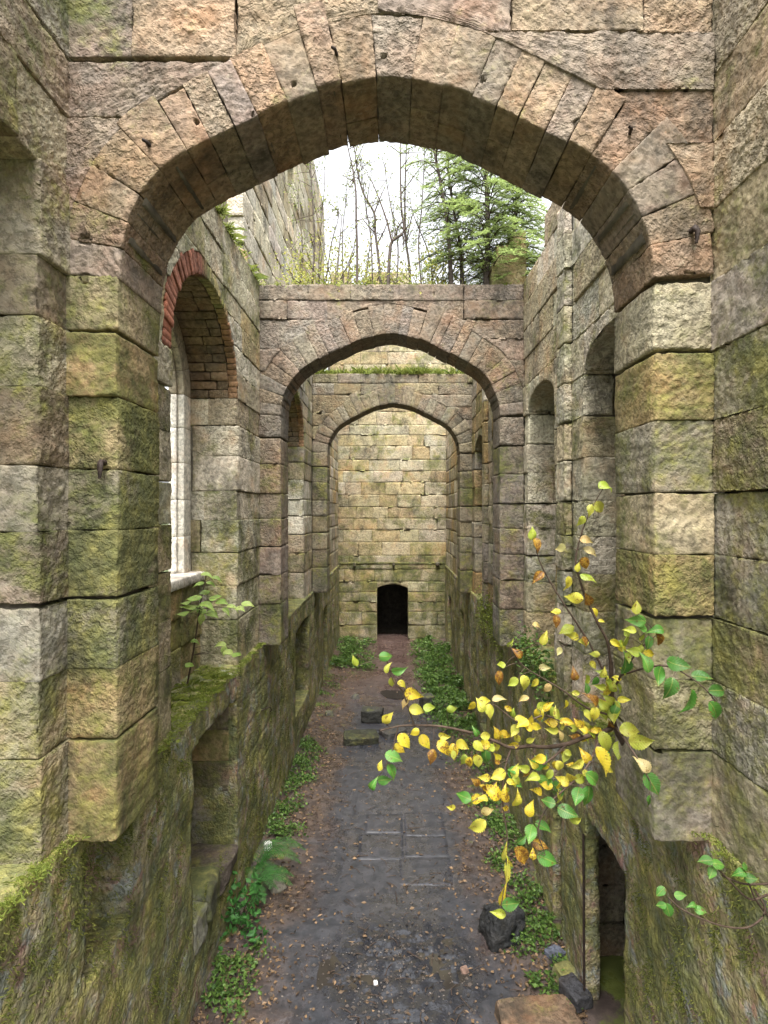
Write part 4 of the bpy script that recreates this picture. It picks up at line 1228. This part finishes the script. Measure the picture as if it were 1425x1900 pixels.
leaves_patch('undergrowth', 'dense ivy undergrowth along the foot of the right wall far down the path',
             np.concatenate([patch(1.05, 1.9, 12.6, 16.5, 4200, .45), patch(.75, 1.85, 15.5, 20.3, 4200, .4)]), (.035, .115), 'ivy')
leaves_patch('undergrowth', 'yellow green undergrowth left of the far door', np.concatenate([patch(-1.85, -.7, 17.0, 20.3, 2600, .38)]), (.035, .115), 'ivy')
leaves_patch('undergrowth', 'creeping ivy and weeds along the foot of the left wall',
             np.concatenate([patch(-1.9, -1.45, 8.0, 12.0, 2100, .22, .16), patch(-1.9, -1.5, 5.4, 6.4, 700, .16, .14), patch(-1.9, -1.5, 14, 16.5, 300, .2)]), (.02, .075), 'ivy')
leaves_patch('undergrowth', 'creeping ivy and weeds along the foot of the right wall near the boulder',
             np.concatenate([patch(1.4, 1.9, 6.3, 9.6, 2400, .2, .17), patch(1.5, 1.88, 5.55, 6.1, 350, .14, .1), patch(1.3, 1.9, 9.5, 12.5, 900, .2)]), (.02, .075), 'ivy')
# ivy on the right ledge and moss hanging on the right wall beyond the middle arch
n = 900; C = np.stack([1.98 - np.abs(nrs.normal(0, .07, n)), nrs.uniform(6.7, 8.3, n), EYE - 2.05 + .35 * nrs.normal(0, .5, n)], -1)
leaves_patch('ivy', 'dark ivy draped over the right ledge behind the yellow leaves', C, (.035, .07), 'ivy', 'thing', 'ivy')
n = 1500; C = np.stack([1.97 - np.abs(nrs.normal(0, .07, n)), nrs.uniform(9.6, 12.2, n), EYE - 2.1 + .3 * nrs.normal(0, .8, n)], -1)
leaves_patch('ivy', 'bright green moss and creeper hanging on the right wall beyond the middle arch', C, (.03, .06), 'grass', 'thing', 'creeper')


def fern(c, size, n, label, face=0.0):
    t = thing('fern', c, label, 'fern', 'ferns at the foot of the left wall'); c = np.array(c, float)
    for k in range(n):
        a = face + rng.uniform(-1.4, 1.4); l = size * rng.uniform(.7, 1.1)
        d = np.array([math.cos(a), math.sin(a), 0]); 
        P = curve_pts([c, c + d * l * .35 + [0, 0, l * .45], c + d * l * .75 + [0, 0, l * .5], c + d * l * 1.05 + [0, 0, l * .28]], 7)
        b = Bag(); b.tube(P, [.005, .002], 4)
        m = 24; g = np.linspace(.15, .99, m); q = np.stack([np.interp(g, np.linspace(0, 1, len(P)), P[:, i]) for i in range(3)], -1)
        T = np.gradient(q, axis=0); T /= np.linalg.norm(T, axis=1)[:, None]
        sd = np.cross(T, [0, 0, 1.0]); sd /= np.linalg.norm(sd, axis=1)[:, None]
        ln = l * .24 * np.sin(np.clip((1 - g) * 1.25 + .06, 0, 1) * math.pi * .62)
        for sg in (-1, 1):
            V, Q = quads_from(q, sd * sg + T * .45 + [0, 0, -.15], T, ln, np.full(m, l * .019)); b.add(V, Q)
        b.build('frond', M['fern'], t, False)


x, y = on_floor(470, 1640); fern((-1.88, y, .12), .62, 11, 'bigger fern against the left wall by the white stone', -.2)
x, y = on_floor(478, 1672); fern((-1.84, y, .1), .5, 9, 'smaller lower fern nearest the camera on the left', -.4)
shrub('leafy_shrub', (-1.86, 6.62, .05), .42, 260, 'fern', 'glossy green shrub at the foot of the left wall below the doorway', 'shrub', (.07, .12), 12)

# ------------------------------------------------------------------ leaf litter and twigs
n = 6500
x = np.concatenate([nrs.uniform(-1.9, 1.9, 900), np.sign(nrs.uniform(-1, 1, n - 900)) * (1.92 - np.abs(nrs.normal(0, .42, n - 900)))]); y = nrs.uniform(4.6, 20.3, n) ** 1.0
y = 4.6 + 15.5 * nrs.uniform(0, 1, n) ** 1.4
z = np.array([floor_z(a, b_) for a, b_ in zip(x, y)]) + .012
D = rnd_dirs(n); D[:, 2] *= .22; S = rnd_dirs(n); S[:, 2] *= .25
V, Q = quads_from(np.stack([x, y, z], -1), D, S, nrs.uniform(.03, .075, n), nrs.uniform(.022, .05, n))
tag(mk('leaf_litter', V, Q, M['dead_leaf'], None, None, False), 'brown fallen leaves scattered over the path and heaped along its sides', 'leaves', None, 'stuff')
b = Bag()
for k in range(330):
    x = rng.gauss(0, .8); y = 5 + 12 * rng.random() ** 1.6
    if abs(x) > 1.85: continue
    a = rng.uniform(0, 6.28); l = rng.uniform(.05, .22); z = float(floor_z(x, y)) + .012
    b.tube(curve_pts([(x, y, z), (x + l * .5 * math.cos(a), y + l * .5 * math.sin(a), z + .01), (x + l * math.cos(a + rng.uniform(-.5, .5)), y + l * math.sin(a), z)], 3), [.005, .003], 4)
tag(b.build('twigs', M['twig']), 'thin dark twigs scattered over the wet path', 'twigs', None, 'stuff')
n = 2600; x = nrs.normal(0, 1.0, n); y = 4.8 + 9 * nrs.uniform(0, 1, n) ** 1.5; ok = np.abs(x) < 1.85; x = x[ok]; y = y[ok]; n = len(x)
z = np.array([floor_z(a, b_) for a, b_ in zip(x, y)]) + .004; D = rnd_dirs(n); D[:, 2] *= .3
V, Q = quads_from(np.stack([x, y, z], -1), D, rnd_dirs(n), nrs.uniform(.012, .03, n), nrs.uniform(.01, .022, n))
M['grit'] = leaf_material('grit', (.03, .026, .026), (.17, .145, .12), 0.0, .7)
tag(mk('grit', V, Q, M['grit'], None, None, False), 'bits of grit and bark scattered on the path', 'grit', None, 'stuff')

# wet clods and chips of stone trodden into the path
n = 1500
x = np.concatenate([nrs.normal(.12, .5, 600), np.sign(nrs.uniform(-1, 1, 900)) * (1.9 - np.abs(nrs.normal(0, .5, 900)))]); y = np.concatenate([nrs.normal(6.1, .5, 600), 4.8 + 12 * nrs.uniform(0, 1, 900) ** 1.5])
r = np.concatenate([nrs.uniform(.006, .022, 600), nrs.uniform(.006, .028, 900)])
ok = np.abs(x) < 1.88; x, y, r = x[ok], y[ok], r[ok]
z = np.array([floor_z(a, b_) for a, b_ in zip(x, y)]) + r * .3
O8 = np.array([(1, 0, 0), (0, 1, 0), (-1, 0, 0), (0, -1, 0), (0, 0, .8), (0, 0, -.8)], float); T8 = np.array([(0, 1, 4), (1, 2, 4), (2, 3, 4), (3, 0, 4), (1, 0, 5), (2, 1, 5), (3, 2, 5), (0, 3, 5)])
V = np.stack([x, y, z], -1)[:, None] + r[:, None, None] * (O8[None] * nrs.uniform(.6, 1.4, (len(x), 6, 1)) + nrs.normal(0, .15, (len(x), 6, 3)))
M['clod'] = leaf_material('wet_clod', (.022, .020, .02), (.11, .09, .075), 0.0, .35)
tag(mk('clods', V.reshape(-1, 3), (T8[None] + 6 * np.arange(len(x))[:, None, None]).reshape(-1, 3), M['clod'], None, None, False), 'dark wet clods and stone chips on the path', 'clods', None, 'stuff')

# ------------------------------------------------------------------ big leaves
def leaf_mesh(n=9, fold=.16, curl=.2, lobes=0, serr=.05, wid=.33, seed=0):
    """ovate toothed leaf of length 1 along x, width about 2*wid; several rows so that it bends"""
    g = np.linspace(0, 1, n * 2 + 1)
    prof = wid * np.sin(np.pi * g ** .78) ** .8 * (1 - .3 * g) * (1 - .75 * g ** 5) * 1.08 + .003
    if lobes: prof = prof * (1 + .45 * np.cos(g * math.pi * 2 * lobes))
    prof[1:-1:2] *= 1 + serr; prof[2:-1:2] *= 1 - serr
    V = []; uv = []
    r = random.Random(seed); tw = r.uniform(-.3, .3)
    for k, x in enumerate(g):
        for j in (-1, -.5, 0, .5, 1):
            y = j * prof[k]; z = fold * abs(y) + curl * (x * (1 - x) - .9 * x * x) + .05 * math.sin(7 * x + 3 * j) * abs(j) + tw * y * x
            V.append((x - (.03 * serr if abs(j) == 1 and k % 2 else 0), y, z)); uv.append((x, y))
    Q = []
    for k in range(len(g) - 1):
        for j in range(4):
            a = k * 5 + j; Q.append((a, a + 5, a + 6, a + 1))
    Q = np.array(Q); me = bpy.data.meshes.new('leaf')
    me.from_pydata([tuple(v) for v in V], [], [tuple(int(i) for i in q) for q in Q])
    l = me.uv_layers.new(name='uv'); l.data.foreach_set('uv', np.array(uv, np.float32)[Q.ravel()].ravel())
    me.polygons.foreach_set('use_smooth', np.full(len(Q), True)); me.materials.append(M['leaf'])
    return me


LEAVES = [leaf_mesh(10, f, c, 0, .09, w, k) for k, (f, c, w) in enumerate([(.3, .1, .33), (.45, .35, .30), (.2, -.25, .34), (.7, .2, .27), (-.25, .3, .32), (.3, .6, .33)])]
NARROW = leaf_mesh(10, .9, .15, 0, .09, .13, 77)
LCOL = {'Y': [(.50, .385, .03, .1), (.48, .40, .045, .15), (.48, .34, .025, .45), (.44, .40, .06, .0)], 'L': [(.30, .32, .04, .05), (.25, .30, .04, 0), (.34, .33, .05, .1)], 'G': [(.07, .19, .03, 0), (.10, .23, .04, 0), (.06, .15, .028, 0)],
        'O': [(.40, .22, .03, .8), (.34, .18, .025, 1)], 'P': [(.42, .30, .12, .2), (.42, .34, .16, .1)]}
ZX, ZY, ZK = 640.0, 850.0, 2.007


def place_leaf(parent, tip_dir, centre, ln, normal, color, mesh=None):
    """an object along tip_dir through centre, facing normal"""
    d = Vector(tip_dir).normalized(); n = Vector(normal); n = (n - d * n.dot(d)).normalized(); s = n.cross(d)
    o = bpy.data.objects.new('leaf', mesh or rng.choice(LEAVES)); col.objects.link(o); o.color = color
    m = Matrix((d, s, n)).transposed().to_4x4(); m = Matrix.Translation(Vector(centre) - d * ln * .5) @ m @ Matrix.Scale(ln, 4)
    put(o, parent)
    o.matrix_basis = m
    return o


BR = {  # branches of the young elm: zoomed photo points with distance
    'trunk': ([(1100, 1190, 4.25), (1050, 1090, 4.0), (1005, 1000, 3.75), (992, 870, 3.62), (990, 760, 3.55)], (.017, .010)),
    'main': ([(1005, 1000, 3.75), (960, 1020, 3.65), (890, 1040, 3.55), (830, 1065, 3.5), (760, 1075, 3.45), (690, 1072, 3.4), (620, 1080, 3.35), (560, 1055, 3.3), (500, 1030, 3.28), (400, 1005, 3.22), (320, 998, 3.2), (255, 995, 3.18), (200, 998, 3.16), (135, 1012, 3.14)], (.012, .003)),
    'tip': ([(258, 995, 3.18), (235, 930, 3.17), (215, 870, 3.16), (185, 840, 3.15), (165, 790, 3.14), (155, 745, 3.14)], (.004, .002)),
    'stem1': ([(990, 760, 3.55), (975, 680, 3.5), (940, 610, 3.48), (905, 540, 3.46), (872, 440, 3.44), (860, 390, 3.43), (870, 320, 3.42), (895, 240, 3.4), (920, 180, 3.4), (960, 115, 3.4)], (.007, .002)),
    'stem2': ([(992, 870, 3.62), (945, 755, 3.56), (880, 640, 3.54), (820, 550, 3.53), (760, 450, 3.53), (720, 370, 3.52), (705, 300, 3.52)], (.006, .002)),
    'low': ([(830, 1065, 3.5), (780, 1110, 3.42), (720, 1150, 3.36), (650, 1170, 3.32), (590, 1180, 3.3), (540, 1230, 3.27), (470, 1280, 3.25), (400, 1300, 3.25)], (.006, .002)),
    'hang': ([(620, 1080, 3.35), (592, 1180, 3.3), (588, 1280, 3.28), (605, 1400, 3.27), (602, 1480, 3.26), (592, 1600, 3.25), (577, 1690, 3.25)], (.004, .002)),
    'mid': ([(1000, 960, 3.7), (900, 930, 3.55), (820, 870, 3.5), (740, 820, 3.48), (660, 770, 3.46), (615, 700, 3.46)], (.006, .002)),
    'down': ([(960, 1020, 3.65), (900, 1150, 3.45), (820, 1230, 3.38), (760, 1290, 3.35), (720, 1380, 3.33), (745, 1480, 3.32)], (.006, .002)),
    'centre': ([(890, 1040, 3.55), (820, 990, 3.42), (740, 960, 3.36), (650, 985, 3.33), (560, 920, 3.3), (480, 910, 3.3)], (.005, .002)),
    'right': ([(1005, 1000, 3.75), (1050, 1060, 3.35), (1095, 1130, 3.22), (1140, 1210, 3.15)], (.006, .002)),
    'rtop': ([(992, 870, 3.62), (1060, 760, 3.35), (1120, 690, 3.25), (1165, 655, 3.22)], (.006, .002)),
    'fright': ([(992, 820, 3.6), (1150, 775, 3.2), (1240, 790, 3.1), (1330, 850, 3.05), (1385, 910, 3.02)], (.005, .002)),
    'lend': ([(200, 998, 3.16), (180, 1080, 3.15), (150, 1150, 3.14), (112, 1205, 3.13)], (.003, .0015)),
}
root = pix(ZX + 1100 / ZK, ZY + 1190 / ZK, 4.25)
t = thing('young_elm', tuple(root), 'young tree with yellow and green autumn leaves reaching over the path on the right', 'tree')
allp = []
trunk_o = None
for nm, (P, (r0, r1)) in BR.items():
    W = np.array([pix(ZX + a / ZK, ZY + b_ / ZK, c) for a, b_, c in P])
    C_ = curve_pts(W, 6); bg = Bag()
    r0 *= 1.35; r1 *= 1.35
    bg.tube(C_ + .004 * np.stack([vnoise(C_ * 9, k) for k in range(3)], -1), [r0, .5 * (r0 + r1), r1], 6)
    bg.build('trunk' if nm == 'trunk' else 'branch', M['twig'], t)
    allp.append(C_)
allp = np.concatenate(allp)
allpx = np.stack([CX + allp[:, 0] / allp[:, 1] * F, CY - (allp[:, 2] - EYE) / allp[:, 1] * F], -1)
LV = """975 105 75 -10 L;950 185 70 20 L;915 195 50 100 L;880 235 45 120 L;900 305 50 10 P;915 350 60 30 P;895 395 60 70 O;868 405 40 100 Y;828 468 60 95 Y;908 443 65 15 L;852 520 70 5 Y;905 525 60 60 O;932 578 45 50 Y;957 608 30 10 Y
700 280 55 100 L;715 325 60 80 O;718 445 65 140 O;800 335 50 -10 P;785 570 40 0 Y;787 610 55 90 O;825 637 65 -20 L;743 668 60 110 Y;845 662 55 20 Y;885 685 50 0 L;893 685 45 70 O;715 622 35 10 P;797 720 35 120 P
617 690 35 140 L;643 725 50 50 O;580 770 40 0 L;575 820 60 95 O;670 840 65 70 Y;625 835 50 140 L;705 838 45 120 Y;665 898 45 -20 P;752 858 45 130 P;745 780 45 0 P
35 755 45 60 L;155 738 60 0 G;160 780 45 110 L;203 788 65 -10 G;175 835 45 90 L;215 843 45 20 Y;255 880 70 10 Y;225 915 50 130 P;270 938 65 10 Y;158 970 60 130 Y;222 1055 70 50 Y;205 1082 55 30 Y;258 1022 45 -30 Y;300 1058 65 50 Y;325 1115 60 100 O;370 1080 70 45 Y;405 1095 65 80 Y;372 1035 50 10 Y;438 1068 55 30 Y;183 1115 75 20 G;175 1170 65 60 G;150 1198 60 0 G;105 1215 50 110 G;130 1145 40 100 Y
470 925 50 110 Y;505 920 55 70 Y;540 945 60 80 Y;575 898 55 -10 P;520 905 50 0 Y;488 1020 40 60 G;515 1065 55 10 Y;500 1075 55 40 Y;463 1135 50 100 Y;495 1130 55 80 Y;525 1115 60 85 G;565 1075 45 90 Y;540 1080 45 0 L;400 935 45 0 L;315 930 50 0 L
722 960 65 110 Y;780 945 60 60 L;740 925 60 -10 L;690 975 45 100 Y;765 985 55 0 Y;770 1012 55 10 Y;830 985 60 0 Y;845 1000 50 30 L;800 1030 45 80 P;660 990 60 160 Y;630 1015 50 120 Y;680 1000 45 40 Y;715 1000 45 20 Y;625 950 40 90 L;655 970 50 -20 Y;640 1040 40 60 Y;600 1030 45 30 Y;870 985 50 40 Y;860 1040 50 20 O
925 900 70 60 O;930 955 60 95 Y;985 1000 60 80 O;1000 945 90 90 L;1040 900 50 -10 Y;895 1020 80 100 Y;930 1010 50 100 Y;970 1060 85 70 L;1020 1090 70 100 L;960 1130 110 70 Y;1065 1012 85 -5 L;1105 1055 95 -8 L;1042 1160 75 100 G;1080 1210 90 105 G;1110 1140 70 50 P;1145 1215 95 60 G;1135 1280 50 90 G;965 950 60 80 L;985 900 55 40 L;1010 930 60 110 G;905 960 50 60 Y
1085 605 70 0 G;1100 630 55 30 G;1165 668 70 70 O;1130 690 60 100 G;1045 675 60 80 L;1075 720 60 10 L;1045 765 90 100 G;1120 760 80 80 G;1135 727 50 10 Y;1160 640 60 0 G;1010 690 50 30 Y;1168 810 75 110 G;1210 860 90 110 G;1275 910 110 105 G;1240 770 90 20 G;1330 815 80 0 G;1390 865 80 0 G;1378 945 95 60 G;1060 640 50 10 L;1030 700 45 80 Y
930 730 40 0 L;925 770 35 60 Y;855 805 50 80 O;900 820 50 60 L;950 850 50 10 L;985 835 50 20 L;1000 850 50 90 L;900 855 45 80 G;1010 820 40 0 Y;1020 860 50 60 L;960 800 45 30 L;975 870 50 120 Y
570 1180 65 150 Y;545 1240 85 40 Y;597 1250 65 85 Y;520 1190 45 0 Y;440 1260 65 20 G;465 1285 50 100 L;500 1270 65 -20 Y;395 1300 35 0 Y;490 1370 85 145 Y;530 1315 50 -20 P;640 1270 65 110 Y;690 1305 60 100 Y;620 1180 50 90 G;665 1155 50 10 L;700 1190 60 0 L;740 1195 50 0 G;715 1240 50 30 Y;700 1140 50 30 G;780 1220 60 20 G;795 1265 65 90 L;830 1320 80 20 G;755 1280 60 10 G;865 1260 70 110 G;905 1265 90 95 G;840 1185 65 60 Y;880 1195 55 10 L;925 1195 85 40 G;860 1140 65 -30 Y;825 1100 50 20 Y;895 1110 60 60 Y;800 1150 55 60 Y;760 1180 50 120 L;640 1200 45 60 L;810 1200 55 30 Y
740 1375 70 20 G;690 1400 70 110 G;660 1420 50 150 G;730 1440 65 10 O;755 1495 85 20 G;660 1480 100 50 O;700 1475 40 90 Y;596 1465 80 97 N;603 1545 95 92 N;590 1625 100 100 N;612 1500 50 60 N;620 1660 75 0 G;570 1695 60 10 L"""
for (cx_, cy_, sx_, sy_, n_, kinds) in ((930, 960, 60, 70, 10, 'YYLL'), (760, 1000, 75, 40, 8, 'YYYL'), (720, 1190, 90, 60, 12, 'YYLGG'), (860, 1150, 70, 70, 12, 'YYLLG'), (1000, 830, 40, 50, 8, 'LLYG'), (520, 1090, 60, 40, 8, 'YYYL'), (600, 1240, 60, 50, 8, 'YYYO'), (1080, 690, 40, 40, 6, 'GLL')):
    for _ in range(n_):
        LV += ';%d %d %d %d %s' % (rng.gauss(cx_, sx_), rng.gauss(cy_, sy_), rng.uniform(34, 56), rng.uniform(-20, 150), rng.choice(kinds))
pet = Bag()
for row in LV.replace('\n', ';').split(';'):
    a, b_, l, an, cl = row.split(); a, b_, l, an = float(a), float(b_), float(l) * .98, R(float(an))
    X0, Y0 = ZX + a / ZK, ZY + b_ / ZK
    i = int(np.argmin((allpx[:, 0] - X0) ** 2 + (allpx[:, 1] - Y0) ** 2)); bp = allp[i]
    Zd = bp[1] + rng.uniform(-.07, .03)
    if X0 > 1195: Zd = min(Zd, 3.25)
    c = pix(X0, Y0, Zd); ln = l / ZK / F * Zd
    d2 = np.array([math.cos(an), 0, -math.sin(an)])
    aw = c - bp
    if np.dot(d2[[0, 2]], aw[[0, 2]]) < 0: d2 = -d2
    d = d2 + np.array([0, rng.uniform(-.45, .3), 0])
    nrm = np.array([rng.uniform(-.5, .5), -1 + rng.uniform(-.1, .4), rng.uniform(-.1, .9)])
    lf = place_leaf(t, d, c, ln, nrm, rng.choice(LCOL['Y' if cl == 'N' else cl]), NARROW if cl == 'N' else None)
    base = c - np.array(Vector(d).normalized()) * ln * .5
    if np.linalg.norm(base - bp) < .35: pet.tube(curve_pts([bp, .5 * (bp + base) + [0, 0, .008], base], 4), [.0022, .0012], 4)
pet.build('petioles', M['twig'], t)['kind'] = 'stuff'

# sapling in the left window, lime green lobed leaves
t = thing('window_sapling', tuple(pix(350, 1262, 6.25)), 'thin sapling with lime green leaves on the left window ledge', 'sapling')
C_ = curve_pts([pix(348, 1268, 6.25), pix(362, 1190, 6.2), pix(372, 1120, 6.15), pix(384, 1062, 6.1)], 6)
bg = Bag(); bg.tube(C_, [.011, .004], 5)
for (a, b_, l, an) in ((385, 1068, 26, 0), (368, 1085, 24, 160), (402, 1075, 24, 20), (350, 1128, 32, 170), (385, 1125, 34, 10), (412, 1118, 28, -10), (432, 1128, 26, 20), (460, 1122, 26, 5), (362, 1108, 28, 200),
                       (395, 1140, 30, 30), (340, 1140, 26, 150), (425, 1212, 26, 20), (408, 1198, 26, 200), (440, 1216, 22, 10), (372, 1150, 26, 100), (355, 1112, 26, 220), (400, 1110, 26, -30), (375, 1135, 26, 60), (392, 1085, 22, 40), (378, 1098, 24, 200), (345, 1120, 22, 150), (420, 1135, 22, 60), (447, 1130, 20, 30), (365, 1130, 24, 240), (415, 1208, 22, 90), (352, 1235, 20, 30), (362, 1190, 18, -20)):
    i = int(np.argmin(np.abs(C_[:, 2] - pix(a, b_ + 8, 6.1)[2]))); bp = C_[i]
    c = pix(a, b_, 6.1 + rng.uniform(-.15, .1)); ln = l * .95 / F * 6.1
    d = np.array([math.cos(R(an)), rng.uniform(-.4, .2), -.3 * math.sin(R(an)) - .15])
    place_leaf(t, d, c, ln, (rng.uniform(-.3, .3), -.5, 1), rng.choice([(.26, .36, .08, 0), (.36, .44, .13, 0), (.22, .31, .07, 0)]))
    bg.tube(curve_pts([bp, .5 * (bp + c) + [0, 0, .02], c], 3), [.003, .0015], 4)
bg.build('stem', M['twig'], t)

# trailing plant on the right ledge
t = thing('trailing_plant', tuple(pix(1420, 1690, 2.9)), 'trailing bramble with green leaves and bare runners on the right ledge', 'plant')
bg = Bag()
for P in ([(1425, 1660), (1390, 1668), (1350, 1630), (1320, 1600)], [(1400, 1650), (1420, 1690), (1390, 1720), (1340, 1718), (1290, 1700)], [(1425, 1640), (1380, 1640), (1340, 1625)], [(1425, 1700), (1400, 1665), (1385, 1625)]):
    bg.tube(curve_pts([pix(a, b_, 2.82 - .02 * k) for k, (a, b_) in enumerate(P)], 6), [.0065, .004], 5)
bg.tube(curve_pts([pix(1290, 1700, 2.75), pix(1262, 1685, 2.76), pix(1240, 1665, 2.78)], 5), [.005, .003], 4)
for (a, b_, l, an) in ((1308, 1597, 34, 170), (1335, 1603, 36, 10), (1320, 1620, 28, 110), (1372, 1620, 30, 170), (1392, 1630, 30, 20), (1225, 1655, 28, 120), (1240, 1690, 34, 80), (1262, 1662, 26, 0), (1226, 1680, 24, 160), (1300, 1690, 28, 10), (1285, 1680, 22, 200), (1385, 1610, 24, 60)):
    place_leaf(t, (math.cos(R(an)), rng.uniform(-.3, .2), -math.sin(R(an)) * .6), pix(a, b_, 2.76), l * .85 / F * 2.76, (rng.uniform(-.4, .1), -.7, .9), rng.choice(LCOL['G']))
bg.build('runners', M['twig'], t)
